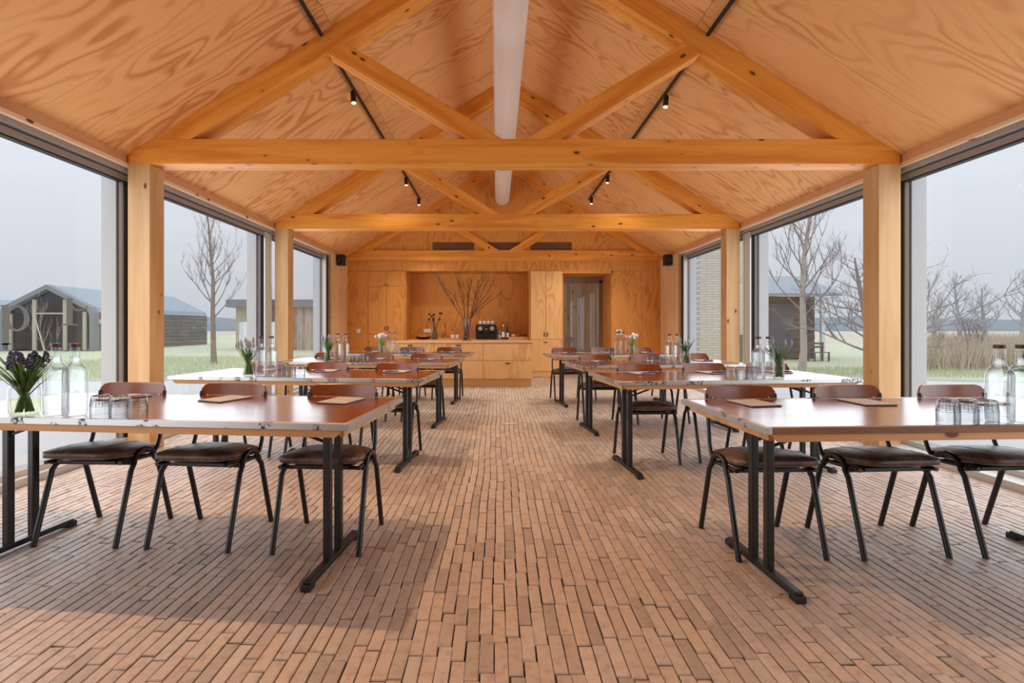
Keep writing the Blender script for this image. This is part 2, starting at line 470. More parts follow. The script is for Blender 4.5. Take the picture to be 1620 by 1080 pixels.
for i, yf in enumerate(FR):
    t = thing('timber_frame', (0, 0, 0), 0, words[i], 'roof truss', 'timber truss frames')
    th = .20
    u1 = (RIDGE-BT)/SL; rl = .224
    if i < 4:
        for sgn in (-1, 1):
            x0 = CX+sgn*HALF; x1 = x0-sgn*.205
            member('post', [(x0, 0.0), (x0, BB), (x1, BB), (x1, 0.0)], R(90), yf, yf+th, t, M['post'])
    member('tie_beam', [(XL, BB), (XR, BB), (XR, EAVE), (CX+u1, BT), (CX-u1, BT), (XL, EAVE)], 0, yf, yf+th, t)
    u2 = (RIDGE-rl-BT)/SL
    for sgn in (-1, 1):
        member('rafter', [(CX+sgn*u1, BT), (CX+sgn*u2, BT), (CX, RIDGE-rl), (CX, RIDGE)], -sgn*ang, yf+.001, yf+th-.001, t)
        k = .613
        ua = (RIDGE-rl-BT+k*.11)/(k+SL); ub = (RIDGE-rl-BT+k*.435)/(k+SL)
        member('strut', [(CX+sgn*.11, BT), (CX+sgn*ua, BT+k*(ua-.11)), (CX+sgn*ub, BT+k*(ub-.435)), (CX+sgn*.435, BT)], sgn*math.atan(k), yf+.002, yf+.17, t)

# ---------------- side walls and windows
wn = 0
for side, sg in (('left', -1), ('right', 1)):
    X = XL if sg < 0 else XR
    def bx(mb, a, b, y0, y1, z0, z1):      # a, b measured outwards from the inner wall face
        x0, x1 = X+sg*a, X+sg*b
        return mb.box(min(x0, x1), max(x0, x1), y0, y1, z0, z1)
    wl = bx(MB(), .012, .20, Y0, YB+.3, 2.672, 2.80).build('wall_'+side, M['fascia']); tag(wl, kind='structure')
    bx(MB(), .0, .25, 10.20, YB, 0, 2.672).build('panel', M['timber_pale'], wl)
    for y0, y1 in zip(YM[:-1], YM[1:]):
        bx(MB(), .0, .18, y0, y1, 2.640, 2.672).build('batten', M['trimpale'], wl)
    bx(MB(), -.0, .25, Y0-.1, Y0, 0, 2.8).build('panel', M['timber_pale'], wl)
    bx(MB(), .0, .25, YM[0], YM[1]-.004, 0, 2.672).build('panel', M['timber_pale'], wl)  # unseen bay behind the viewer, closed to keep the near floor darker
    for k in range(1, 5):
        y0, y1 = YM[k]+.004, YM[k+1]-.004
        wn += 1
        w = thing('window_%d' % wn, (0, 0, 0), kind='structure')
        sil = (0.0 if sg < 0 else -.11)
        bx(MB(), .045, .19, y0, y1, 2.600, 2.640).build('head', M['alu'], w, bevel=.003)
        bx(MB(), .10, .17, y0, y1, 2.535, 2.592).build('head', M['alu'], w, bevel=.003)
        bx(MB(), .105, .165, y0+.03, y1-.03, 2.522, 2.535).build('gasket', M['gasket'], w)
        bx(MB(), sil, .20, y0, y1, -.02, .055).build('sill', M['alu_pale'], w, bevel=.003)
        bx(MB(), .06, .19, y0, y1, .055, .10).build('sill', M['alu_pale'], w, bevel=.003)
        jw = .15 if k == 3 else .035
        bx(MB(), .07, .19, y1-jw, y1, .10, 2.592).build('jamb', M['alu_pale' if k == 3 else 'gasket'], w, bevel=.003)
        bx(MB(), .10, .17, y1-jw-.03, y1-jw, .10, 2.535).build('gasket', M['gasket'], w)
        bx(MB(), .12, .155, y1-jw-.05, y1-jw-.03, .10, 2.535).build('jamb', M['alu'], w)
        bx(MB(), .07, .19, y0, y0+.055, .10, 2.592).build('jamb', M['alu_pale'], w, bevel=.003)
        if k == 4:
            bx(MB(), .02, .12, y1-.16, y1-.06, .08, 2.60).build('sliding_stile', M['gasket'], w, bevel=.003)
            bx(MB(), .02, .13, y1-.21, y1-.18, .08, 2.60).build('sliding_stile', M['alu'], w)
        bx(MB(), .133, .139, y0+.05, y1-.09, .10, 2.535).build('pane', M['pane'], w)
        fin = bx(MB(), .19, .33, y1-jw-.04, y1-jw+.02, -.1, 2.60).build('trim_%d' % (wn+1), M['fin']); tag(fin, kind='structure')
        if sg < 0 and k == 2: WIN3 = w
# rear end wall behind the viewer
wr = MB().prism([(XL-.2, 0), (XR+.2, 0), (XR+.2, 2.75), (CX, RIDGE+.02), (XL-.2, 2.75)], Y0-.2, Y0-.02).build('wall_front', M['ply_v']); tag(wr, kind='structure')

# vinyl letters on the front left pane
xg = XL-.1315
def letter(name, polys):
    mb = MB()
    for q, p in enumerate(polys): mb.prism(p, xg, xg+(.0022 if q < 3 else .0014), 'x')
    o = mb.build(name, M['vinyl'], WIN3); return o
M['vinyl'] = plain('slate blue vinyl', (.20, .27, .33), .6)
def ring(cx, cz, a, b, wa, wb, n=28):
    out = []
    for k in range(n):
        t0, t1 = 2*math.pi*k/n, 2*math.pi*(k+1)/n
        out.append([(cx+a*math.cos(t0), cz+b*math.sin(t0)), (cx+a*math.cos(t1), cz+b*math.sin(t1)),
                    (cx+wa*math.cos(t1), cz+wb*math.sin(t1)), (cx+wa*math.cos(t0), cz+wb*math.sin(t0))])
    return out
# y = depth of the glass plane, z = height ; p: x 6-45, r: x 98-128
letter('letter_p', [[(3.545, 1.02), (3.595, 1.02), (3.595, 1.315), (3.545, 1.305)], [(3.520, 1.02), (3.630, 1.02), (3.630, 1.032), (3.520, 1.032)],
                    [(3.525, 1.298), (3.55, 1.298), (3.55, 1.306), (3.525, 1.306)]] + ring(3.655, 1.215, .100, .098, .055, .082))
letter('letter_r', [[(4.075, 1.175), (4.135, 1.175), (4.135, 1.395), (4.075, 1.385)], [(4.045, 1.163), (4.185, 1.163), (4.185, 1.176), (4.045, 1.176)],
                    [(4.135, 1.30), (4.17, 1.283), (4.24, 1.29), (4.285, 1.315), (4.285, 1.335), (4.24, 1.305), (4.17, 1.30), (4.135, 1.325)]])

# ---------------- back wall
wb = thing('wall_back', kind='structure')
def pan(name, x0, x1, z0, z1, y0=YB, y1=YB+.04, mat='ply_v', par=None, bev=.002):
    return MB().box(x0, x1, y0, y1, z0, z1).build(name, M[mat], par or wb, bevel=bev)
pan('panel', XL, -2.943, 0, 2.43); pan('panel', 2.624, 3.328, 0, 2.432); pan('panel', 3.331, XR, 0, 2.432)
for a, b in ((XL, -1.2), (-1.197, 1.24), (1.243, XR)): pan('header_panel', a, b, 2.434, 2.70)
# gable sheets above the tie beam
for a, b in ((XL-.1, -1.06), (-1.057, 1.38), (1.383, XR+.1)):
    poly = [(a, 2.703), (b, 2.703), (b, min(zc(b), RIDGE)+.01)] + ([(CX, RIDGE+.01)] if a < CX < b else []) + [(a, zc(a)+.01)]
    MB().prism(poly, YB, YB+.04).build('gable_panel', M['ply_v'], wb)
NX0, NX1, NZ = -2.077, .739, 2.43
pan('niche_back', NX0, NX1, .80, NZ+.02, 11.92, 11.95); pan('niche_side', NX0-.03, NX0, .80, NZ, YB, 11.92); pan('niche_side', NX1, NX1+.03, .80, NZ, YB, 11.92)
pan('niche_top', NX0, NX1, NZ, NZ+.03, YB+.04, 11.92)
# door recess
pan('recess_side', 2.624, 2.66, 0, 2.38, YB+.04, 12.32); pan('recess_side', 1.50, 1.534, 0, 2.38, YB+.05, 12.32); pan('recess_top', 1.50, 2.66, 2.38, 2.434, YB, 12.32)
MB().box(XL-.3, 1.2, 12.4, 12.5, -.1, 3).box(2.75, XR+.3, 12.4, 12.5, -.1, 3).box(1.2, 2.75, 12.4, 12.5, 2.45, 3).prism([(XL-.5, 3.), (XR+.5, 3), (CX, RIDGE+.1)], 12.4, 12.5).build('outer_skin', M['ply_v'], wb)
d = thing('door_1', (0, 0, 0), kind='structure')
M['doorframe'] = plain('grey brown painted door frame', (.28, .19, .14), .5)
MB().box(1.534, 1.60, 12.25, 12.32, 0, 2.30).build('frame_jamb', M['doorframe'], d, bevel=.003); MB().box(2.545, 2.624, 12.25, 12.32, 0, 2.30).build('frame_jamb', M['doorframe'], d, bevel=.003)
MB().box(1.534, 2.624, 12.25, 12.32, 2.24, 2.38).build('frame_head', M['doorframe'], d, bevel=.003)
MB().box(1.60, 2.545, 12.275, 12.30, 0, .09).build('bottom_rail', M['doorframe'], d)
MB().box(1.60, 2.545, 12.284, 12.29, .09, 2.24).build('pane', M['pane'], d)
MB().tube([(2.46, 12.25, 1.02), (2.46, 12.22, 1.02), (2.36, 12.22, 1.02)], .01).build('handle', M['steel'], d)
# weathered board screen beyond the door
sc = thing('board_screen', (0, 13.5, 0), 0, 'weathered vertical board screen seen through the glass door', 'fence')
M['boardA'] = timber('weathered board', (.62, .47, .36), (.42, .29, .2), axis=2); M['boardB'] = timber('grey board', (.66, .62, .60), (.48, .44, .42), axis=2)
x = 1.15; k = 0
while x < 3.5:
    w_ = random.choice((.07, .09, .11, .13)); MB().box(x, x+w_-.006, random.uniform(0, .02), .045, .0, 2.62).build('board', M['boardA' if random.random() < .6 else 'boardB'], sc); x += w_
for k in range(11):
    MB().box(1.15+.22*k, 1.25+.22*k, -1.0, .0, 2.5, 2.56).build('roof_slat', M['boardA'], sc)
MB().box(1.1, 3.6, -.08, -.0, 2.44, 2.5).build('rail', M['boardA'], sc)
MB().box(3.44, 3.52, -.0, .08, 0, 2.6).box(1.1, 1.15, 0, .08, 0, 2.6).build('post', M['boardA'], sc)

# vents
for k, xp in enumerate((-1.47, -.345, .768)):
    v = thing('air_vent', (xp, YB, 2.905), 0, 'dark slatted air vent high on the gable wall, %s of three' % ('leftmost', 'middle one', 'rightmost')[k], 'vent', 'gable air vents')
    MB().box(0, .95, -.004, .01, 0, .185).build('backing', M['blackplastic'], v)
    for q in range(5): MB().box(0, .95, -.012, -.004, .014+.037*q, .021+.037*q).build('slat', M['ply_v'], v)
# duct
du = thing('air_duct', (.125, 0, 4.10), 0, 'long pale round fabric air duct hanging under the ridge', 'duct')
MB().tube([(0, y, 0) for y in (-4.3, -1, 2, 4, 6, 8, 10, YB-.01)], .165, 28).build('duct_sleeve', M['duct'], du)
for y in (1.0, 4.2, 7.2, 10.4):
    MB().tube([(0, y-.012, 0), (0, y+.012, 0)], .168, 28).build('seam_ring', M['duct'], du)
for y in (2.6, 6.2, 9.2):
    MB().tube([(0, y, .165), (0.037, y, RIDGE-4.10-.02)], .004, 5).build('hanger', M['steel'], du)
pm = MB()
for k in range(260):
    y = 1.5+k*.03; pm.box(-.1565, -.150, y, y+.008, -.062, -.054)
tag(pm.build('perforation', M['board'], du), kind='stuff')

# light tracks
for (bay, s), ys_ in HEADS.items():
    if bay < 0: continue
    y0, y1 = ((1.76, 4.55), (4.80, 7.58), (7.83, 10.45))[bay]
    X = (TL, TR)[s]; zt = zc(X)
    t = thing('track_light', (X, 0, zt), 0, 'black ceiling light track with spot heads on the %s roof slope, %s bay' % (('left', 'right')[s], ('closest', 'middle', 'farthest')[bay]), 'track light', 'ceiling light tracks')
    MB().box(-.018, .018, y0, y1, -.05, -.004).build('track', M['black'], t, rot=(0, (ang if s else -ang), 0))
    for y in ys_:
        if bay == 0 and y < 2: continue
        h = thing('spot_head', (0, y, -.035), 0); h.parent = t
        h.rotation_euler = (R(-8), R(6 if s else -6), 0)
        MB().tube([(0, 0, .0), (0, 0, -.03)], .010, 8).tube([(0, 0, -.02), (0, 0, -.15)], .031, 16).build('housing', M['black'], h)
        MB().tube([(0, 0, -.148), (0, 0, -.153)], .026, 16).build('lens', M['lens'], h)

# speakers
for s, x in ((-1, XL+.10), (1, XR-.10)):
    sp = thing('wall_speaker', (x, 10.55, 2.46), R(8*s), 'black wall speaker high beside the back gable on the %s' % ('left' if s < 0 else 'right'), 'speaker', 'wall speakers')
    MB().box(-.075, .075, -.07, .07, 0, .235).build('cabinet', M['blackplastic'], sp, bevel=.014)
    MB().lathe([(.001, 0), (.05, 0), (.055, .006)], 16).build('cone', M['black'], sp, (0, -.071, .08), (R(90), 0, 0))
    MB().box(.06 if s > 0 else -.125, .125 if s > 0 else -.06, -.02, .02, .16, .2).build('bracket', M['black'], sp)
# wall plates
wp = thing('light_switch', (-3.17, YB, 1.06), 0, 'white square light switch on the wall left of the tall cupboard', 'switch')
MB().box(-.045, .045, -.012, 0, -.045, .045).build('plate', M['white'], wp, bevel=.003); MB().box(-.03, .03, -.017, -.012, -.03, .03).build('rocker', M['white'], wp, bevel=.002)
wp = thing('thermostat', (2.80, YB, 1.03), 0, 'small pale wall thermostat with dark display right of the door recess', 'thermostat')
MB().box(-.06, .06, -.018, 0, -.06, .06).build('plate', M['white'], wp, bevel=.003); MB().box(-.032, .032, -.021, -.018, -.036, .036).build('display', M['board'], wp)
wp = thing('wall_socket', (-1.68, 11.92, 1.06), 0, 'white double socket on the back of the kitchen niche', 'socket')
MB().box(-.085, .085, -.012, 0, -.042, .042).build('plate', M['white'], wp, bevel=.003)
for q in (-.04, .04): MB().tube([(q, -.0135, 0), (q, -.012, 0)], .028, 16).build('outlet', M['penwhite'], wp)

# cupboards
def handle(par, x, z, y, horiz=True):
    l = .05
    mb = MB()
    if horiz: mb.box(x-l, x+l, y-.012, y, z-.010, z+.010)
    else: mb.box(x-.012, x+.012, y-.012, y, z-l, z+l)
    return mb.build('handle', M['copper'], par, bevel=.006)
def front(par, name, x0, x1, z0, z1, y, mat='ply_v', h=None, hz=True):
    f = MB().box(x0+.0035, x1-.0035, y-.019, y, z0+.0035, z1-.0035).build(name, M[mat], par, bevel=.0015)
    if h: handle(f, h[0], h[1], y-.019, hz)
    return f
c = thing('tall_cupboard', (0, 0, 0), 0, 'tall plywood cupboard with double doors left of the kitchen niche', 'cupboard')
MB().box(-2.94, -2.108, YB+.0, 11.9, .0, 2.43).build('body', M['ply_v'], c)
yf = YB-.001
front(c, 'flap', -2.94, -2.108, 2.077, 2.43, yf, h=(-2.52, 2.11)); front(c, 'door', -2.94, -2.524, .985, 2.077, yf, h=(-2.555, 1.12), hz=False)
front(c, 'door', -2.524, -2.108, .985, 2.077, yf, h=(-2.493, 1.12), hz=False); front(c, 'drawer', -2.94, -2.108, .12, .985, yf, h=(-2.52, .93))
c = thing('tall_cupboard', (0, 0, 0), 0, 'tall plywood cupboard between the kitchen niche and the door recess', 'cupboard')
MB().box(.771, 1.498, YB+.0, 11.9, .0, 2.43).build('body', M['ply_c'], c)
front(c, 'door', .771, 1.122, .865, 2.43, yf, 'ply_c', (1.085, .98), False); front(c, 'door', 1.122, 1.498, .865, 2.43, yf, 'ply_c', (1.159, .98), False)
front(c, 'drawer', .771, 1.498, .14, .862, yf, 'ply_c', (1.11, .80))
# niche counter
c = thing('niche_counter', (0, 0, 0), 0, 'plywood worktop and base units set inside the kitchen niche', 'counter')
MB().box(NX0+.002, NX1-.002, YB+.02, 11.918, .825, .86).build('worktop', M['worktop'], c, bevel=.002)
MB().box(NX0+.002, NX1-.002, YB+.06, 11.918, 0, .823).build('body', M['ply_c'], c)
# island
c = thing('kitchen_island', (0, 0, 0), 0, 'long plywood kitchen island with drawers across the back of the room', 'counter')
I0, I1, IY = -2.106, .678, 9.44
MB().box(I0-.01, I1+.004, IY-.022, IY+.93, .832, .862).build('worktop', M['worktop'], c, bevel=.002)
MB().box(I0, I1, IY+.001, IY+.90, .157, .831).build('body', M['ply_c'], c)
MB().box(I0+.01, I1-.015, IY+.02, IY+.86, 0, .157).build('plinth', M['ply_kick'], c)
cols = [I0, -1.198, -.266, I1]
for k in range(3):
    cxk = (cols[k]+cols[k+1])/2
    front(c, 'drawer', cols[k], cols[k+1], .508, .829, IY, 'ply_c', (cxk, .797) if k < 2 else None)
    front(c, 'drawer', cols[k], cols[k+1], .158, .506, IY, 'ply_c', (cxk, .455))

# ------------------------------------------------------------------ tables
def make_table(L, LX, bare=False):
    t = thing('folding_table')
    D, H_ = .40, .745
    MB().box(-L+.025, L-.025, -D+.025, D-.025, H_-.022, H_).build('tabletop', M['top'], t)
    if bare: MB().box(-L+.0265, L-.0265, -D+.002, -D+.0255, H_-.028, H_).build('front_edge_board', M['edgewood'], t, bevel=.002)
    else: MB().box(-L, L, -D, -D+.026, H_-.028, H_+.001).build('front_edge_band', M['band'], t, bevel=.002)
    MB().box(-L, L, D-.026, D, H_-.028, H_+.001).box(-L, -L+.026, -D+(.0 if bare else .026), D-.026, H_-.028, H_+.001).box(L-.026, L, -D+(.0 if bare else .026), D-.026, H_-.028, H_+.001).build('edge_band', M['band'], t, bevel=.002)
    for y in (-D+.012, D-.034):
        MB().prism([(-L+.03, H_-.028), (-L+.065, H_-.060), (L-.065, H_-.060), (L-.03, H_-.028)], y, y+.022).build('apron', M['apron'], t)
    for s in (-1, 1):
        MB().box(s*(L-.045)-.011, s*(L-.045)+.011, -D+.04, D-.04, H_-.060, H_-.028).build('apron', M['apron'], t)
        for y in (-.112, .012):
            MB().box(s*LX-.0175, s*LX+.0175, y-.0175, y+.0175, .03, H_-.028).build('leg', M['black'], t, bevel=.004)
        f = MB().box(s*LX-.02, s*LX+.02, -.325, .225, .012, .042).build('foot', M['black'], t, bevel=.005)
        for y in (-.34, .185): MB().box(s*LX-.023, s*LX+.023, y, y+.055, 0, .03).build('glide', M['blackplastic'], f, bevel=.004)
        for y in (-.112, .012):
            MB().tube([(s*(LX-.015), y, .60), (s*(LX-.35), y, H_-.03)], .008, 6).build('brace', M['black'], t)
        MB().tube([(s*LX, -.11, .66), (s*LX, .01, .66)], .008, 6).build('crossbar', M['black'], t)
    return t
ROW = ('front', 'second', 'third', 'rear')
TAB = {  # side, row: corner nearest the aisle (x, y), rotation in degrees
    ('left', 0): (-.618, 2.051, -5.6), ('left', 1): (-.577, 3.80, -6.5), ('left', 2): (-.512, 5.50, -6.5), ('left', 3): (-.45, 7.22, -6.5),
    ('right', 0): (1.078, 1.974, 3.0), ('right', 1): (.903, 3.631, 6.0), ('right', 2): (.875, 5.10, 7.0), ('right', 3): (.815, 6.95, 7.0)}
t0 = {'left': make_table(1.07, .85), 'right': make_table(.98, .79), 'front': make_table(.98, .79, True)}; TOBJ = {}
for i, ((sd, r), (x, y, a)) in enumerate(TAB.items()):
    sx_ = 1 if sd == 'left' else -1
    c, s = math.cos(R(a)), math.sin(R(a)); ox, oy = sx_*(1.07 if sd == 'left' else .98), -.4
    ctr = (x-(ox*c-oy*s), y-(ox*s+oy*c), 0)
    lab = 'red brown folding table with worn metal edge, %s row on the %s of the aisle' % (ROW[r], sd)
    if (sd == 'left' and r == 0) or (sd == 'right' and r < 2):
        o = t0['front' if sd == 'right' and r == 0 else sd]; o.location = ctr; o.rotation_euler = (0, 0, R(a)); tag(o, lab, 'table', 'meeting tables')
    else: o = dup(t0[sd], ctr, R(a), lab)
    TOBJ[(sd, r)] = (ctr, R(a))
def on_table(key, lx, ly):
    (cx, cy, _), a = TOBJ[key]
    return (cx+lx*math.cos(a)-ly*math.sin(a), cy+lx*math.sin(a)+ly*math.cos(a), .7461)

# ------------------------------------------------------------------ chairs
def make_chair():
    t = thing('stacking_chair')
    def seat(u, v, sd):
        e = max(0, 1-(abs(u)/.2135)**3.2)**.6*max(0, 1-(abs(v)/.2015)**3.2)**.6
        z = .474-.045*(v+.2)/.4+(.046*e if sd > 0 else -.030*e**.7)+(.003*sd)
        return (u*(1-.12*max(0, v)/.2), v-.015, z+.006)
    o = MB().slab(.425, .40, .085, .04, seat, 20, 16).build('seat', M['leather'], t)
    for u in (-.1, .1):
        MB().tube([seat(u*1.1, v, 1) for v in (-.17, -.1, 0, .1, .17)], .0025, 4).build('seam', M['leather'], o)
    def back(u, v, sd):
        b = .035*(1-(u/.205)**2)
        return (u, .178+.12*(v)+b+sd*.005, .712+v)
    MB().slab(.405, .205, .045, .01, back, 14, 8).build('backrest', M['back'], t)
    r = .0138
    for s in (-1, 1):
        x = s*.222
        arc = [(x, -.205, 0), (x, -.10, .375)]
        for k in range(0, 9):
            a = math.pi*k/8; arc.append((x*.985, -.075*math.cos(a), .405+.067*math.sin(a)))
        arc += [(x, .10, .375), (x, .205, 0)]
        MB().tube(arc, r, 10).build('leg_frame', M['black'], t)
        for y in (-.205, .205):
            pass
        up = [(s*.205, -.155, .428), (s*.205, .04, .418), (s*.205, .085, .424), (s*.205, .115, .45), (s*.205, .135, .50), (s*.2, .155, .60), (s*.198, .185, .77)]
        MB().tube(up, .011, 10).build('back_upright', M['black'], t)
    for y in (-.105, .095):
        MB().tube([(-.222, y, .405 if y > 0 else .415), (.222, y, .405 if y > 0 else .415)], .010, 8).build('crossbar', M['black'], t)
    MB().box(-.15, .15, -.12, .06, .413, .428).build('seat_plate', M['black'], t)
    bl = MB()
    for s in (-1, 1):
        for z in (.67, .745):
            bl.ball((s*.165, .178+.12*(z-.712)+.012-.006, z), .006, 8, 4)
    bl.build('bolt', M['steel'], t)
    return t
CH = {('left', 0): [(-.905, 2.685), (-1.575, 2.735), (-2.195, 2.775)], ('right', 0): [(1.40, 2.63), (2.02, 2.645), (2.64, 2.665)],
      ('left', 1): [(-.95, 4.42), (-1.62, 4.49), (-2.22, 4.56)], ('right', 1): [(1.30, 4.30), (1.93, 4.38), (2.55, 4.45)],
      ('left', 2): [(-.92, 6.16), (-1.56, 6.23), (-2.2, 6.30)], ('right', 2): [(1.23, 5.93), (1.87, 6.0), (2.5, 6.08)],
      ('left', 3): [(-.80, 8.02), (-1.44, 8.10), (-2.06, 8.17)], ('right', 3): [(1.11, 7.84), (1.75, 7.92), (2.38, 7.99)]}
POS = ('aisle end', 'middle seat', 'window end')
ch0 = make_chair(); first = True
for (sd, r), L in CH.items():
    for k, (x, y) in enumerate(L):
        rz = TOBJ[(sd, r)][1]*.6+R(random.uniform(-2, 2))
        lab = 'brown leather chair with red plywood back, %s of the %s %s table' % (POS[k], ROW[r], sd)
        if first: ch0.location = (x, y, 0); ch0.rotation_euler = (0, 0, rz); tag(ch0, lab, 'chair', 'chairs at the tables'); first = False
        else: dup(ch0, (x, y, 0), rz, lab)

# ------------------------------------------------------------------ table ware
def make_bottle():
    t = thing('water_bottle')
    prof = [(.0005, .002), (.044, .002), (.047, .009), (.047, .190), (.0455, .205), (.040, .220), (.030, .234), (.0225, .243), (.0205, .252), (.0165, .312), (.0165, .318)]
    MB().lathe(prof, 28).build('glass_body', M['clear'], t)
    wp_ = [(.0005, .006), (.042, .006), (.0448, .012), (.0448, .189), (.0433, .203), (.038, .218), (.028, .231), (.0205, .241), (.0190, .251), (.0175, .272), (.0005, .272)]
    MB().lathe(wp_, 28).build('water', M['water'], t)
    MB().lathe([(.0005, .312), (.0205, .312), (.0212, .314), (.0212, .326), (.020, .329), (.0005, .329)], 18).build('cap', M['cap'], t)
    return t
def make_tumbler():          # upside down
    t = thing('tumbler')
    o = [(.0405, 0.), (.0405, .05), (.0375, .066), (.036, .085), (.033, .095), (.0005, .096)]
    i = [(.0005, .080), (.031, .080), (.0345, .066), (.038, .05), (.038, 0.), (.0405, 0.)]
    mb = MB()
    n = 20; prof = o+i
    mb.lathe(prof, n)
    # facets: press every second column in the upper band
    for q in range(len(prof)):
        if .06 < prof[q][1] < .09 and q < len(o):
            for k in range(0, n, 2):
                x, y, z = mb.v[q*n+k]; mb.v[q*n+k] = (x*.93, y*.93, z)
    mb.build('glass_body', M['tumbler'], t)
    MB().tube([(.031*math.cos(2*math.pi*k/16), .031*math.sin(2*math.pi*k/16), .0955) for k in range(17)], .0022, 5, False).build('foot_rim', M['rimgrey'], t)
    for q in range(10):
        a = 2*math.pi*q/10
        MB().tube([(.0405*math.cos(a), .0405*math.sin(a), .05), (.0380*math.cos(a), .0380*math.sin(a), .066), (.0355*math.cos(a), .0355*math.sin(a), .088)], .0009, 4).build('facet_ridge', M['rimgrey'], t)
    for r_, z in ((.0407, .05), (.0385, .066)):
        MB().tube([(r_*math.cos(2*math.pi*k/20), r_*math.sin(2*math.pi*k/20), z) for k in range(21)], .0008, 4, False).build('facet_ring', M['rimgrey'], t)
    return t
M['rimgrey'] = plain('dark glass rim', (.16, .17, .18), .15)
def leafm(rg, h, lean, w):
    a = rg.uniform(0, 2*math.pi); n = 7; vs = []; fs = []
    dx, dy = math.cos(a), math.sin(a); px_, py_ = -dy, dx
    r0 = rg.uniform(.0, .02); a2 = rg.uniform(0, 6.3)
    for i in range(n):
        t = i/(n-1); out = r0+lean*t**1.8; ww = w*math.sin(math.pi*min(1, .07+.93*t))**.9*(1 if t < .98 else .05)
        z = .012+h*t*(1-.06*t*lean*4)
        cx_, cy_ = dx*out-(1-t)*dx*.035, dy*out-(1-t)*dy*.035
        for q, s in ((-1, 0), (0, -.0025), (1, 0)):
            vs.append((cx_+px_*ww*q+dx*s, cy_+py_*ww*q+dy*s, z))
        for q, s in ((1, .0012), (-1, .0012)):
            vs.append((cx_+px_*ww*q+dx*s, cy_+py_*ww*q+dy*s, z))
    for i in range(n-1):
        b, c = i*5, (i+1)*5
        for u, v in ((0, 1), (1, 2), (2, 3), (3, 4), (4, 0)): fs.append((b+u, b+v, c+v, c+u))
    m = MB().add(vs, fs, True); return m
def make_flowers(kind, seed):
    rg = random.Random(seed); t = thing('flower_jar')
    slim = kind != 'jar'
    if not slim:
        prof = [(.0005, .001), (.046, .001), (.052, .010), (.053, .095), (.050, .112), (.0445, .120), (.0465, .124), (.0465, .142)]
        MB().lathe(prof, 24).build('glass_jar', M['clear'], t)
        MB().lathe([(.0005, .004), (.044, .004), (.0498, .012), (.0502, .066), (.0005, .066)], 24).build('water', M['jarwater'], t)
        hd = MB().tube([(-.047, 0, .128), (-.066, 0, .11), (-.068, 0, .07), (-.056, 0, .025)], .004, 6); hd.build('handle', M['clear'], t)
    else:
        prof = [(.0005, .001), (.030, .001), (.033, .008), (.034, .11), (.031, .125), (.033, .14)]
        MB().lathe(prof, 20).build('glass_jar', M['clear'], t)
        MB().lathe([(.0005, .004), (.029, .004), (.0315, .010), (.0318, .085), (.0005, .085)], 20).build('water', M['jarwater'], t)
    nl, hh = (30, .245) if not slim else ((26, .215) if kind != 'tulip' else (18, .215))
    for k in range(nl):
        leafm(rg, hh*rg.uniform(.75, 1.05), rg.uniform(.03, .12 if not slim else .085), 0.0095 if not slim else .006).build('leaf', M['leaf' if kind != 'tulip' else 'stem'], t)
    ns = {'jar': 15, 'lilac': 12, 'green': 3, 'tulip': 16}[kind]
    for k in range(ns):
        a = rg.uniform(0, 6.28); ln = rg.uniform(.01, .085); h = rg.uniform(.82, 1.02)*(.235 if not slim else .235)
        p = [(-.015*math.cos(a), -.015*math.sin(a), .012), (.3*ln*math.cos(a), .3*ln*math.sin(a), h*.55), (ln*math.cos(a), ln*math.sin(a), h)]
        MB().tube(p, .0022, 5).build('stem', M['stem'], t)
        if kind == 'jar':
            hb = MB()
            for q in range(16):
                u = q/16; b_ = q*2.4; rr = .011*(1-.6*u)
                hb.ball((p[2][0]+rr*math.cos(b_), p[2][1]+rr*math.sin(b_), p[2][2]-.012+.045*u), .0055, 6, 4)
            hb.build('flower_head', M['bluebloom'], t)
        else:
            d_ = .015 if kind == 'tulip' else .009
            MB().lathe([(.0005, 0), (d_*.8, .006), (d_, .018), (d_*.7, .034), (.0005, .046)], 8, p[2]).build('flower_head', M['whitebloom' if kind == 'tulip' else 'lilacbloom'], t)
    return t
def make_pad():
    t = thing('notepad')
    MB().box(-.085, .085, -.105, .105, 0, .004).build('board', M['board'], t)
    MB().box(-.083, .083, -.103, .004, .004, .007).build('paper', M['paper'], t)
    MB().box(-.083, .083, .009, .103, .004, .007).build('paper', M['paper'], t)
    return t
def make_pen():
    t = thing('pen')
    MB().tube([(-.055, 0, .0055), (.05, 0, .0055)], .0055, 8).tube([(.05, 0, .0055), (.066, 0, .0045)], [.005, .001], 8).build('barrel', M['pen'], t)
    MB().tube([(-.075, 0, .0055), (-.055, 0, .0055)], .0052, 8).box(-.07, -.03, -.002, .002, .0105, .0125).build('clip', M['penwhite'], t)
    return t
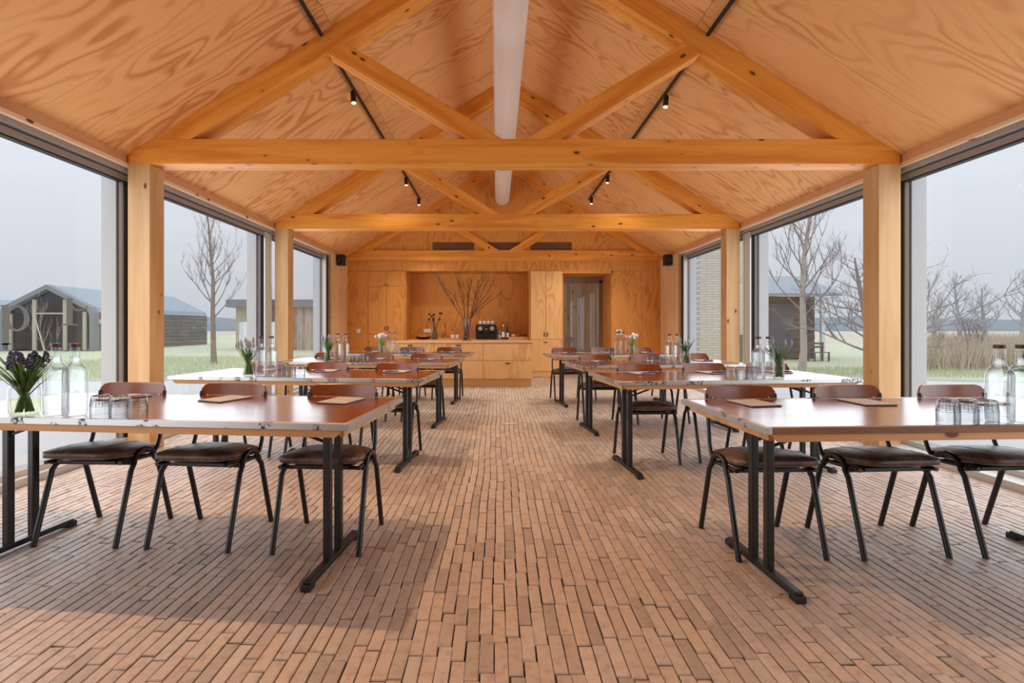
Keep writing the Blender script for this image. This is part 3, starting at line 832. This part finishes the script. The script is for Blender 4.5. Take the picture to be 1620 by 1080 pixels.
# local x of flower, two bottles, three glasses on every table
WARE = {('left', 0): (-.58, -.42, -.325, -.175, -.085, .005), ('left', 1): (-.48, -.37, -.28, -.19, -.105, -.02), ('left', 2): (-.47, -.355, -.265, -.18, -.095, -.01),
        ('left', 3): (-.31, -.19, -.10, .0, .08, .16), ('right', 0): (.33, .075, .175, -.18, -.095, -.01), ('right', 1): (.31, .14, .225, -.10, -.015, .065),
        ('right', 2): (.19, .0, .085, -.235, -.15, -.07), ('right', 3): (.17, -.05, .04, -.29, -.21, -.13)}
kinds = {('left', 0): ('jar', 'blue grape hyacinths and dark leaves in a wide glass jar'), ('left', 1): ('lilac', 'lilac buds and green leaves in a glass jar'),
         ('left', 2): ('lilac', 'lilac buds and green leaves in a glass jar'), ('left', 3): ('tulip', 'pale blooms in a slim glass jar'),
         ('right', 0): ('jar', 'blue grape hyacinths in a wide glass jar'), ('right', 1): ('green', 'dark green leaves in a glass jar'),
         ('right', 2): ('green', 'dark green leaves in a glass jar'), ('right', 3): ('tulip', 'pale white tulips in a slim glass jar')}
b0 = make_bottle(); g0 = make_tumbler(); p0 = make_pad(); n0 = make_pen(); used = set()
def put(proto, key, lx, ly, rz, label, cat, group, dz=0):
    loc = on_table(key, lx, ly); loc = (loc[0], loc[1], loc[2]+dz); rz += TOBJ[key][1]
    if proto.name not in used:
        used.add(proto.name); proto.location = loc; proto.rotation_euler = (0, 0, rz); tag(proto, label, cat, group); return proto
    o = dup(proto, loc, rz, label, group); o['category'] = cat; return o
for n_, (key, wx) in enumerate(WARE.items()):
    wx = [q+(.07 if key[0] == 'left' else .02) for q in wx]
    sd, r = key; tn = '%s %s table' % (ROW[r], sd); ly = -.335
    f = make_flowers(kinds[key][0], 57+n_); f.location = on_table(key, wx[0], ly+.01); f.rotation_euler = (0, 0, R(0))
    f.scale = (1.1,)*3 if kinds[key][0] == 'jar' else (1.15,)*3
    tag(f, '%s on the %s' % (kinds[key][1], tn), 'flowers', 'flowers on the tables')
    near_f = 0 if sd == 'left' else 1
    for q in (0, 1):
        put(b0, key, wx[1+q], ly+.01, 0, 'clear capped water bottle nearer the %s on the %s' % ('flowers' if q == near_f else 'tumblers', tn), 'bottle', 'water bottles on the tables')
    gl = ('next to the bottles', 'in the middle', 'farthest from the bottles')
    for q in range(3):
        put(g0, key, wx[3+q], ly-.012+.004*(q % 2), R(17*q), 'upturned clear tumbler %s of three on the %s' % (gl[q if sd == 'left' else 2-q], tn), 'glass', 'tumblers on the tables')
    for q, (x, y) in enumerate(CH[key]):
        (cx, cy, _), a = TOBJ[key]
        lx = (x-cx)*math.cos(a)+(y-cy)*math.sin(a)
        rz = R((-14 if sd == 'left' else 4)+random.uniform(-6, 6)) if r == 0 else R(random.uniform(-8, 8))
        put(p0, key, lx+(.06 if sd == 'left' else -.05), .21, rz, 'grey paper notepad at the %s of the %s' % (POS[q].replace(' seat', ' place'), tn), 'notepad', 'notepads on the tables')
        if r > 0:
            put(n0, key, lx+(.02 if sd == 'left' else -.03), .13, R(random.uniform(-12, 12)), 'blue pen lying on the notepad, %s of the %s' % (POS[q].replace(' seat', ' place'), tn), 'pen', 'pens on the notepads', .0072)

# ------------------------------------------------------------------ kitchen things
ZC = .8605
def simple(name, label, cat, loc, parts, group=None):
    t = thing(name, loc, 0, label, cat, group)
    for nm, mb, mt in parts: mb.build(nm, M[mt] if isinstance(mt, str) else mt, t)
    return t
M['brass'] = plain('brass tap', (.45, .33, .18), .25, 1); M['orange'] = plain('orange peel', (.8, .28, .03), .5); M['red'] = plain('red tin', (.55, .02, .03), .35)
M['beige'] = plain('beige tub', (.6, .38, .2), .6); M['twig'] = plain('brown twig', (.075, .04, .022), .8); M['dried'] = plain('dried dark flower', (.05, .03, .03), .9)
M['tealglass'] = plain('teal label', (.15, .35, .42), .4); M['tray'] = plywood('wooden tray', (.6, .34, .16), (.42, .2, .08), 0, 10)
simple('fruit_bowl', 'low black bowl at the left end of the niche worktop', 'bowl', (-1.72, 11.55, ZC), [('bowl', MB().lathe([(.0005, .004), (.10, .004), (.17, .035), (.20, .062), (.195, .064), (.16, .045), (.09, .018), (.0005, .016)], 24), 'blackplastic')])
for k, (dx, dy) in enumerate(((-.05, -.01), (.05, -.03), (.01, .06))):
    simple('orange', 'small orange lying in the black bowl, %s' % ('on the left', 'at the front right', 'at the back')[k], 'fruit', (-1.72+dx, 11.55+dy, ZC+.02), [('peel', MB().ball((0, 0, .036), .036, 12, 8), 'orange'), ('stalk', MB().tube([(0, 0, .07), (0, 0, .075)], .004, 5), 'twig')], 'oranges in the bowl')
t = thing('dried_flower_vase', (-1.455, 11.6, ZC), 0, 'dark vase of dried thistles in front of the niche wall socket', 'vase')
MB().lathe([(.0005, .002), (.055, .002), (.06, .02), (.058, .14), (.045, .19), (.048, .21), (.043, .21), (.04, .19), (.05, .14), (.05, .02), (.0005, .012)], 20).build('vase', M['board'], t)
rg = random.Random(5)
for k in range(9):
    a = rg.uniform(0, 6.28); ln = rg.uniform(.03, .22); h = rg.uniform(.45, .62)
    e = (ln*math.cos(a), ln*.6*math.sin(a), h); MB().tube([(0, 0, .1), (e[0]*.35, e[1]*.35, h*.6), e], .004, 5).build('stem', M['dried'], t)
    MB().ball(e, .028, 8, 6).build('flower_head', M['dried'], t)
t = thing('kitchen_tap', (-1.22, 11.7, ZC), 0, 'tall brass tap behind the sink in the niche', 'tap')
MB().tube([(0, 0, 0), (0, 0, .3), (0, -.03, .35), (0, -.09, .37), (0, -.15, .34), (0, -.16, .29)], .012, 10).build('spout', M['brass'], t); MB().tube([(0, 0, 0), (0, 0, .05)], .025, 12).build('base', M['brass'], t); MB().tube([(.02, 0, .04), (.08, 0, .07)], .007, 8).build('lever', M['brass'], t)
simple('cutting_board', 'thin pale wooden board lying beside the tap', 'board', (-1.16, 11.45, ZC), [('board', MB().box(-.2, .2, -.08, .08, 0, .018), 'ply_c'), ('grip', MB().box(.2, .26, -.02, .02, 0, .016), 'ply_c')])
for k, x in enumerate((-1.04, -.93)):
    simple('small_bottle', 'small clear bottle in the niche, %s of the pair beside the twig vase' % ('left one', 'right one')[k], 'bottle', (x, 11.62, ZC), [('glass_body', MB().lathe([(.0005, .002), (.038, .002), (.04, .01), (.04, .13), (.018, .17), (.015, .22)], 18), 'clear'), ('label', MB().lathe([(.0405, .03), (.0405, .11)], 18), 'white'), ('cap', MB().tube([(0, 0, .215), (0, 0, .24)], .017, 12), 'cap')], 'small bottles in the niche')
# vase of branches on the island
t = thing('branch_vase', (-.615, 10.05, .8625), 0, 'tall clear cylinder vase of bare brown branches on the island', 'vase')
MB().lathe([(.0005, .003), (.095, .003), (.10, .012), (.10, .44)], 28).build('glass_vase', M['clear'], t)
MB().lathe([(.0005, .010), (.092, .010), (.0955, .02), (.0955, .11), (.0005, .11)], 28).build('water', M['water'], t)
rg = random.Random(9)
ends = [(-.62, .0, 1.36), (-.55, -.08, 1.22), (-.20, .05, 1.30), (-.18, -.1, 1.22), (.02, .08, 1.1), (.34, .0, 1.36), (.40, .1, 1.33), (.46, -.05, 1.28), (.60, .05, 1.28), (.74, .0, .98), (.52, .1, .93), (-.34, .1, 1.0), (.24, -.1, 1.24), (.12, .0, 1.3)]
for e in ends:
    b = Vector((rg.uniform(-.07, .07), rg.uniform(-.07, .07), .02)); e = Vector(e); bend = Vector((rg.uniform(-.05, .05), rg.uniform(-.05, .05), .06))
    neck = Vector((max(-.08, min(.08, e.x*.2)), 0, .45))
    pts = [b, (b+neck)/2, neck]+[neck.lerp(e, q)+bend*math.sin(q*3.14)+Vector((rg.uniform(-.012, .012), rg.uniform(-.012, .012), 0)) for q in (.2, .4, .6, .8, 1)]
    mb = MB().tube(pts, [.008, .0075, .007, .0065, .006, .005, .004, .0025], 6)
    for q in range(3, 7):
        for _ in range(3):
            d_ = (e-neck).normalized()+Vector((rg.uniform(-.6, .6), rg.uniform(-.6, .6), rg.uniform(-.1, .5))); p = Vector(pts[q]).lerp(Vector(pts[q+1] if q < 7 else pts[q]), rg.random())
            l = rg.uniform(.08, .22); mb.tube([p, p+d_*l*.5, p+d_*l+Vector((0, 0, .02))], [.003, .0025, .0015], 4)
    mb.build('branch', M['twig'], t)
# coffee machine
t = thing('coffee_machine', (-.245, 11.6, ZC), 0, 'black coffee machine with two round dials in the niche', 'coffee machine')
MB().prism([(-.25, .02), (.25, .02), (.25, .30), (.23, .345), (-.23, .345), (-.25, .30)], -.16, .24).build('body', M['blackplastic'], t, bevel=.01)
MB().box(-.24, .24, -.24, -.16, .02, .10).build('drip_tray', M['black'], t, bevel=.008)
for s in (-1, 1):
    MB().tube([(s*.135, -.175, .255), (s*.135, -.16, .255)], .055, 20).build('dial', M['steel'], t); MB().tube([(s*.135, -.178, .255), (s*.135, -.174, .255)], .034, 18).build('dial_face', M['paper'], t)
    MB().tube([(s*.12, -.16, .17), (s*.12, -.2, .16)], .04, 14).build('brew_head', M['black'], t); MB().tube([(s*.12, -.2, .165), (s*.12, -.34, .145)], .012, 8).build('portafilter', M['black'], t)
    MB().box(s*.2-.03, s*.2+.03, -.1, .2, 0, .02).build('foot', M['black'], t)
MB().tube([(0, -.166, .24), (0, -.16, .24)], .012, 10).build('lamp_button', plain('red button', (.8, .05, .05), .3, emit=(1, .1, .08), es=1.5), t)
for k in range(4):
    simple('coffee_cup', 'small white coffee cup on top of the coffee machine, %s' % ('first from the left', 'second from the left', 'third from the left', 'fourth from the left')[k], 'cup', (-.385+.095*k, 11.58, ZC+.345), [('cup_body', MB().lathe([(.0005, .002), (.032, .002), (.038, .09), (.035, .09), (.03, .01), (.0005, .01)], 16), 'white'), ('rim', MB().tube([(.037*math.cos(2*math.pi*q/14), .037*math.sin(2*math.pi*q/14), .09) for q in range(15)], .003, 5, False), 'cap')], 'cups on the coffee machine')
def syrup(x, y, h, r, body, label):
    simple('condiment_bottle', label, 'bottle', (x, y, ZC), [('bottle', MB().lathe([(.0005, .001), (r, .001), (r, h*.6), (r*.45, h*.78), (r*.4, h*.92)], 16), body), ('label', MB().lathe([(r*1.01, h*.15), (r*1.01, h*.5)], 16), 'white'), ('cap', MB().tube([(0, 0, h*.9), (0, 0, h)], r*.5, 12), 'white' if body != 'blackplastic' else 'blackplastic')], 'bottles beside the coffee machine')
syrup(.06, 11.5, .20, .045, 'tealglass', 'short bottle with teal body right beside the coffee machine')
syrup(.145, 11.42, .34, .036, 'clear', 'tall clear bottle with white cap right of the coffee machine')
syrup(.245, 11.5, .31, .036, 'blackplastic', 'dark slim bottle between the clear bottle and the wooden tray')
simple('wooden_tray', 'low wooden tray at the right end of the niche worktop', 'tray', (.50, 11.55, ZC), [('tray', MB().box(-.22, .22, -.13, .13, 0, .015), 'tray'), ('rim', MB().box(-.22, .22, -.145, -.13, 0, .06).box(-.22, .22, .13, .145, 0, .06).box(-.235, -.22, -.145, .145, 0, .06).box(.22, .235, -.145, .145, 0, .06), 'tray')])
simple('tub', 'beige tub standing in the wooden tray', 'tub', (.38, 11.55, ZC+.0155), [('tub', MB().lathe([(.0005, 0), (.045, 0), (.052, .11), (.0005, .11)], 16), 'beige'), ('lid', MB().tube([(0, 0, .11), (0, 0, .125)], .055, 16), 'cap')])
simple('red_tin', 'red tin standing in the wooden tray', 'tin', (.50, 11.55, ZC+.0155), [('tin', MB().tube([(0, 0, 0), (0, 0, .1)], .05, 16), 'red'), ('lid', MB().tube([(0, 0, .1), (0, 0, .112)], .047, 16), 'red')])
simple('dark_jar', 'dark jar at the right side of the wooden tray', 'jar', (.64, 11.55, ZC+.0155), [('jar', MB().tube([(0, 0, 0), (0, 0, .085)], .042, 16), 'board'), ('lid', MB().tube([(0, 0, .085), (0, 0, .1)], .044, 16), 'blackplastic')])

# ------------------------------------------------------------------ outdoors
def ground_mat(name, a, b, sc, sc2=60):
    m, n, bs = newmat(name); g = n.nodes.new('ShaderNodeNewGeometry')
    f = noise(n, g.outputs['Position'], sc, 5, .6); f2 = noise(n, g.outputs['Position'], sc2, 3, .6)
    n.links.new(mixc(n, math_(n, 'MULTIPLY_ADD', f2, .4, math_(n, 'MULTIPLY', f, .6)), a, b), bs.inputs['Base Color']); bs.inputs['Roughness'].default_value = .95
    return m
M['concrete'] = ground_mat('pale concrete', (.70, .70, .69), (.82, .82, .81), .5, 8)
M['lawn'] = ground_mat('winter lawn', (.50, .57, .34), (.78, .77, .62), .45, 9); M['field'] = ground_mat('dry field', (.62, .55, .42), (.74, .66, .54), .15, 3)
M['gblade'] = plain('grass blade', (.64, .68, .46), .8, var=.4)
tag(MB().box(-300, 300, -150, 500, -1.1, -.32).build('ground', M['field']), kind='structure')
tag(MB().box(-14, 15, -12, 16.5, -.30, -.06).build('patio', M['concrete']), kind='structure')
lw = MB()
lw.prism([(-6.4, 17), (-7.0, 13), (-7.5, 10.9), (-10.5, 11.1), (-40, 11), (-40, 70), (-4, 70)], -.30, -.035, 'z')
lw.prism([(6.5, 12.6), (8.5, 11.6), (11, 10.7), (30, 10.4), (30, 34), (5, 34)], -.30, -.035, 'z')
tag(lw.build('lawn', M['lawn']), kind='structure')
def blades(name, label, n, fn, hmin, hmax, mat, seed, lean=.25, w=.006, cat='grass'):
    rg = random.Random(seed); vs = []; fs = []
    for k in range(n):
        x, y = fn(rg); h = rg.uniform(hmin, hmax); a = rg.uniform(0, 6.28); dx, dy = math.cos(a)*w, math.sin(a)*w
        lx, ly = rg.uniform(-lean, lean)*h, rg.uniform(-lean, lean)*h; b = len(vs)
        vs += [(x-dx, y-dy, -.04), (x+dx, y+dy, -.04), (x+lx+dx*.2, y+ly+dy*.2, h), (x+lx*.5, y+ly*.5+w, h*.5)]
        fs += [(b, b+1, b+2), (b+1, b+3, b+2), (b, b+2, b+3)]
    o = MB().add(vs, fs).build(name, mat); tag(o, label, cat, kind='stuff'); return o
blades('grass_tufts', 'pale green winter grass edging the left lawn outside', 9000, lambda r: (-r.uniform(7.2, 14), r.uniform(11.1, 19)), .03, .13, M['gblade'], 2)
M['reed'] = plain('dry reed', (.66, .56, .45), .9, var=.3)
def reedspot(r):
    while True:
        x, y = r.uniform(8, 24), r.uniform(13, 20)
        if .80 < x/y < 1.2: return x, y
blades('reed_bed', 'dry beige reeds and grasses beyond the right lawn', 9000, reedspot, .35, 1.05, M['reed'], 3, .35, .012)
blades('lawn_grass', 'short grass on the lawn outside the right windows', 8000, lambda r: (r.uniform(6.6, 17), r.uniform(11.5, 14)), .03, .1, M['gblade'], 4)

M['bark'] = plain('grey bark', (.32, .27, .24), .9, var=.3); M['birch'] = plain('pale birch bark', (.50, .46, .40), .8, var=.3); M['twiggrey'] = plain('grey twig', (.34, .30, .28), .9)
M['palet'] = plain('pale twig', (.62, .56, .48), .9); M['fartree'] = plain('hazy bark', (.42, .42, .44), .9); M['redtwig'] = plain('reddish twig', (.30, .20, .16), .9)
def tree(name, loc, h, r, seed, label, cat, mats, upright=.55, nb=14, levels=3, crown=.3, lean=(0, 0), first=.28, dens=1., group=None, blen=.42):
    rg = random.Random(seed); t = thing(name, loc, 0, label, cat, group); tr = MB(); br = MB()
    n = 9; pts = []; p = Vector((0, 0, 0)); d = Vector((lean[0], lean[1], 1)).normalized()
    for i in range(n+1):
        pts.append(p.copy()); d = (d+Vector((rg.uniform(-.07, .07), rg.uniform(-.07, .07), .05))).normalized(); p = p+d*h/n
    rs = [r*(1-.93*i/n)**.8+.004 for i in range(n+1)]; rs[0] = r*1.25
    tr.tube(pts, rs, 8)
    def at(q):
        i = min(n-1, int(q*n)); return pts[i].lerp(pts[i+1], q*n-i), rs[i]
    def grow(p, d, l, r_, lv):
        k = 4; pp = [p.copy()]; dd = d.copy()
        for i in range(k):
            dd = (dd+Vector((rg.uniform(-.18, .18), rg.uniform(-.18, .18), upright*.22+rg.uniform(-.08, .08)))).normalized(); p = p+dd*l/k; pp.append(p.copy())
        br.tube(pp, [r_*(1-.8*i/k) for i in range(k+1)], 5 if lv == levels else 3, False)
        if lv > 0:
            m = int((5 if lv == levels else 4)*dens+rg.random())
            for i in range(m):
                q = rg.uniform(.25, 1)*k; i0 = min(k-1, int(q)); b = pp[i0].lerp(pp[i0+1], q-i0)
                a = rg.uniform(0, 6.28); side = dd.orthogonal().normalized(); side.rotate(Matrix.Rotation(a, 3, dd))
                grow(b, (dd*.8+side*rg.uniform(.4, .8)+Vector((0, 0, upright*.35))).normalized(), l*rg.uniform(.4, .62), max(r_*.5, .0022), lv-1)
    for i in range(nb):
        q = first+(1-first)*(i+rg.random())/nb*.97; b, rr = at(q); a = i*2.4+rg.uniform(-.4, .4)
        up = upright*(.9+.6*q)
        grow(b, Vector((math.cos(a), math.sin(a), up)).normalized(), h*blen*(1.05-.75*q)*rg.uniform(.75, 1.1), max(rr*.36, .004), levels-1)
    tr.build('trunk', M[mats[0]], t); br.build('branches', M[mats[1]], t)
    return t
Z = -.06
tree('bare_tree', (-8.95, 15.6, Z), 5.0, .085, 21, 'slim upright bare tree on the lawn outside the left windows', 'tree', ('bark', 'twiggrey'), .85, 26, 4, first=.27, blen=.36, dens=.75)
tree('bare_tree', (7.85, 12.7, Z), 5.6, .085, 22, 'tall bare tree with pale trunk outside the right windows', 'tree', ('birch', 'twiggrey'), .8, 28, 4, first=.25, blen=.36, dens=.75)
tree('bare_tree', (9.0, 11.6, Z), 2.9, .11, 23, 'low gnarled bare tree partly behind the large right post', 'tree', ('bark', 'twiggrey'), .30, 20, 4, first=.15, lean=(-.3, .1), blen=.75, dens=.9)
tree('bare_tree', (11.9, 14.8, Z), 3.4, .08, 29, 'spreading bare tree just right of the large right post', 'tree', ('bark', 'twiggrey'), .45, 18, 4, first=.2, lean=(-.1, 0), blen=.6, dens=.85)
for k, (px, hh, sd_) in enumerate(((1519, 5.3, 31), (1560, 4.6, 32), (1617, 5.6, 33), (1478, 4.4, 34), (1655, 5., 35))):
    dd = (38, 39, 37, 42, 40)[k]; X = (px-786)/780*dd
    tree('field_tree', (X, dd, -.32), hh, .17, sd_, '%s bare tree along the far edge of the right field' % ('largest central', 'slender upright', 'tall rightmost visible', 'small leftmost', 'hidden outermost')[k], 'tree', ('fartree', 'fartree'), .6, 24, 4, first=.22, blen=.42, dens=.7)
for k, (x, y, h, sd_) in enumerate(((12.8, 15.2, 1.15, 41), (13.9, 15.6, 1.05, 42), (14.6, 15.2, 1.3, 43), (15.9, 16.4, 1.15, 44))):
    tree('shrub', (x, y, Z), h, .02, sd_, 'reddish bare shrub in the right reed bed, %s counted from the left' % ('first', 'second', 'third', 'fourth')[k], 'shrub', ('redtwig', 'redtwig'), 1.2, 18, 3, first=.02, blen=.7, group='bare shrubs')
tree('shrub', (-11.3, 12.4, Z), 1.75, .02, 45, 'white twigged bare shrub in front of the gabled cabin', 'shrub', ('palet', 'palet'), 1.2, 9, 3, first=.05, blen=.65, dens=.6)
# hazy tree belt far off
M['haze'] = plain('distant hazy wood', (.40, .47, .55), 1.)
rg = random.Random(12); hb = MB(); pv = [(-120., -.5)]
x = 20.
poly = [(20, -1)]
while x < 330:
    poly.append((x, 4.2+rg.uniform(-.8, 1.2))); x += rg.uniform(3, 6)
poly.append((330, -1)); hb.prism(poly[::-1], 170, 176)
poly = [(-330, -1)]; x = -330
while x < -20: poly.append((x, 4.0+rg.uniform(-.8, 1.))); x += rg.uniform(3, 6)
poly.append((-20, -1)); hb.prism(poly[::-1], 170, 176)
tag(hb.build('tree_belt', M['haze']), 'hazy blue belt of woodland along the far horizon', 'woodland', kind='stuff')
# cabins
M['zinc'] = plain('blue grey metal roof', (.33, .40, .46), .5); M['darkwood'] = timber('dark stained boards', (.24, .215, .21), (.17, .155, .15), axis=1)  # outdoor haze put into the colour of the dark boards
M['cabinframe'] = plain('grey cabin surround', (.26, .29, .33), .6); M['cream'] = plain('cream post', (.55, .50, .42), .7); M['inside'] = plain('grey interior', (.45, .42, .42), .8)  # interior grey lightened to carry the haze as well
M['cabinglass'] = thin_glass('cabin glass', (.7, .75, .8), 1.2)
t = thing('gabled_cabin', (-21.95, 24, -.2), 0, 'dark gabled cabin with glazed front and grey metal roof', 'cabin')
w, e, a = 2.3, 2.15, 3.42
def hull(s, y0, y1, th_=.0):
    return [(-w*s, .1), (-w*s, e), (-w*s+.18, e+.28), (0, a), (w*s-.18, e+.28), (w*s, e), (w*s, .1)]
o_ = [(-2.3, .15), (-2.3, 2.05), (-2.16, 2.33), (0, 3.42), (2.16, 2.33), (2.3, 2.05), (2.3, .15), (2.15, 0), (-2.15, 0)]
i_ = [(x*.92, .2+(z-.2)*.93 if z > 1 else z+.15) for x, z in o_]
mb = MB()
for k in range(len(o_)):
    q = (k+1) % len(o_); mb.prism([o_[k], i_[k], i_[q], o_[q]], 0, .35)
mb.build('front_surround', M['cabinframe'], t)
MB().prism([(-2.28, 2.07), (-2.14, 2.33), (0, 3.40), (2.14, 2.33), (2.28, 2.07), (2.1, 2.05), (0, 3.2), (-2.1, 2.05)][::-1], .3, 9.5).build('roof', M['zinc'], t)
for k in range(9):
    z = .12+k*.215; MB().box(2.16, 2.26+.012*(k % 2), .3, 9.5, z, z+.205).build('wall_board', M['darkwood'], t); 
MB().box(-2.26, -2.16, .3, 9.5, .1, 2.06).build('wall', M['darkwood'], t); MB().prism([(-2.2, .1), (-2.2, 2.06), (0, 3.2), (2.2, 2.06), (2.2, .1)][::-1], 3.0, 3.1).build('inner_wall', M['inside'], t)
MB().prism([(-2.2, .1), (-2.2, 2.06), (0, 3.2), (2.2, 2.06), (2.2, .1)][::-1], 9.4, 9.5).build('rear_wall', M['darkwood'], t); MB().box(-2.2, 2.2, .1, 9.4, .0, .12).build('floor_deck', M['inside'], t)
MB().prism([(-2.1, .25), (-2.1, 2.06), (0, 3.16), (2.1, 2.06), (2.1, .25)][::-1], .25, .26).build('pane', M['cabinglass'], t)
for x, z in ((-1.95, 2.0), (-.75, 2.7), (.75, 2.7), (1.72, 2.1)): MB().box(x-.09, x+.09, .18, .3, .2, z).build('window_post', M['cream'], t)
MB().box(-.75, .75, .2, .28, 1.98, 2.05).build('transom', M['cream'], t)
ro = MB().tube([(2.27, 4.2, 1.2), (2.29, 4.2, 1.2)], .38, 20); ro.build('round_window', M['zinc'], t)
MB().tube([(2.285, 4.2, 1.2), (2.295, 4.2, 1.2)], .31, 20).build('round_pane', M['fin'], t)
MB().box(2.3, 2.42, .35, .6, 1.5, 1.72).build('wall_lamp', M['white'], t)
t = thing('rear_cabin', (-32.0, 33, -.2), 0, 'blue grey cabin roof with chimney at the far left edge', 'cabin')
MB().box(-4, 3.6, 0, 5, 0, 2.3).build('wall', M['darkwood'], t); MB().prism([(-.4, 2.2), (2.5, 3.3), (5.4, 2.2)][::-1], -4.2, 3.8, 'x').build('roof', M['zinc'], t); MB().tube([(-.2, 2.4, 3.), (-.2, 2.4, 3.75)], .16, 12).tube([(-.2, 2.4, 3.75), (-.2, 2.4, 3.95)], .26, 12).build('chimney', M['black'], t)
M['greyplank'] = timber('grey brown boards', (.42, .36, .32), (.30, .25, .22), axis=2)
t = thing('flat_roofed_house', (-8.9, 25.5, -.2), 0, 'low flat roofed boarded house outside the far left window', 'house')
MB().box(-4.6, 2.4, 0, 5, 0, 2.35).build('wall', M['cream'], t); MB().box(-4.9, 2.7, -.4, 5.3, 2.35, 2.75).build('roof', M['cabinframe'], t)
for k in range(26): MB().box(-1.6+.155*k, -1.6+.155*k+.148, -.05+.01*(k % 2), -.0, .1, 2.34).build('board', M['boardB' if k % 3 else 'boardA'], t)
MB().box(-2.2, -1.6, -.06, -.0, .1, 2.1).build('window', M['darkwood'], t); MB().box(-.0, .6, -.09, -.05, .1, 2.0).build('door', M['fin'], t); MB().box(-4.4, -2.5, -.05, 0, .1, 1.6).build('garden_screen', M['fin'], t)
t = thing('boarded_tower', (-11.9, 24.3, -.2), 0, 'tall narrow boarded tower right of the slim tree', 'tower')
MB().box(-.42, .5, 0, .7, 1.6, 3.45).build('tower_body', M['greyplank'], t)
for k in range(6): MB().box(-.42+.155*k, -.42+.155*k+.145, -.03, 0, 1.6, 3.45).build('board', M['greyplank'], t)
MB().box(-.6, 1.2, .0, .7, 0, 1.6).build('base', M['fin'], t)
# right: brick tower and shed
m, n, b = newmat('pale brick')
br_ = n.nodes.new('ShaderNodeTexBrick'); br_.inputs['Scale'].default_value = 1; br_.inputs['Brick Width'].default_value = .42; br_.inputs['Row Height'].default_value = .085; br_.inputs['Mortar Size'].default_value = .012
br_.inputs['Color1'].default_value = (.74, .69, .60, 1); br_.inputs['Color2'].default_value = (.82, .78, .70, 1); br_.inputs['Mortar'].default_value = (.55, .52, .47, 1)
n.links.new(coords(n, (1, 1, 1), 'Object', False, (R(90), 0, 0)), br_.inputs['Vector']); n.links.new(br_.outputs[0], b.inputs['Base Color']); b.inputs['Roughness'].default_value = .9
M['palebrick'] = m
t = thing('brick_tower', (7.8, 16.4, -.06), 0, 'tall pale brick building end outside the far right windows', 'building')
MB().box(-1.05, 1.12, 0, .9, 0, 6.2).build('wall', M['palebrick'], t); MB().box(-1.15, 1.22, -.1, 1.0, 6.2, 6.4).build('roof', M['zinc'], t)
MB().box(.22, .50, -.04, 0, 0, .95).build('door', M['darkwood'], t)
t = thing('dark_shed', (9.2, 18.0, -.06), 0, 'dark boarded shed with blue grey roof behind the pale trunk', 'shed')
for k in range(10): MB().box(-3.2, 2.4, .0-.012*(k % 2), 3.6, .05+.228*k, .05+.228*k+.222).build('wall_board', M['greyshed'] if 'greyshed' in M else M.setdefault('greyshed', timber('weathered dark boards', (.20, .17, .15), (.13, .11, .10))), t)
MB().prism([(-.6, 2.3), (1.8, 3.1), (4.2, 2.3), (4.2, 2.4), (1.8, 3.25), (-.6, 2.4)][::-1], -3.6, 3.0, 'x').build('roof', M['zinc'], t)
MB().box(.6, 1.6, -.04, -.02, .05, 2.05).build('door', plain('slate blue door', (.10, .14, .18), .6), t)
MB().box(2.3, 2.42, -.55, -.43, 0, 2.32).build('porch_post', M['fin'], t)
t = thing('garden_bench', (11.1, 17.0, -.06), R(12), 'dark wooden bench standing beside the dark shed', 'bench')
for k in range(3): MB().box(-.45, .45, -.2+.14*k, -.08+.14*k, .40, .43).build('seat_slat', M['darkwood'], t)
for x in (-.4, .4): MB().box(x-.03, x+.03, -.2, -.14, 0, .4).build('leg', M['darkwood'], t); MB().box(x-.03, x+.03, .16, .22, 0, .85).build('leg', M['darkwood'], t)
for z in (.6, .75): MB().box(-.45, .45, .15, .18, z, z+.09).build('back_slat', M['darkwood'], t)
t.scale = (.72, .72, .8)
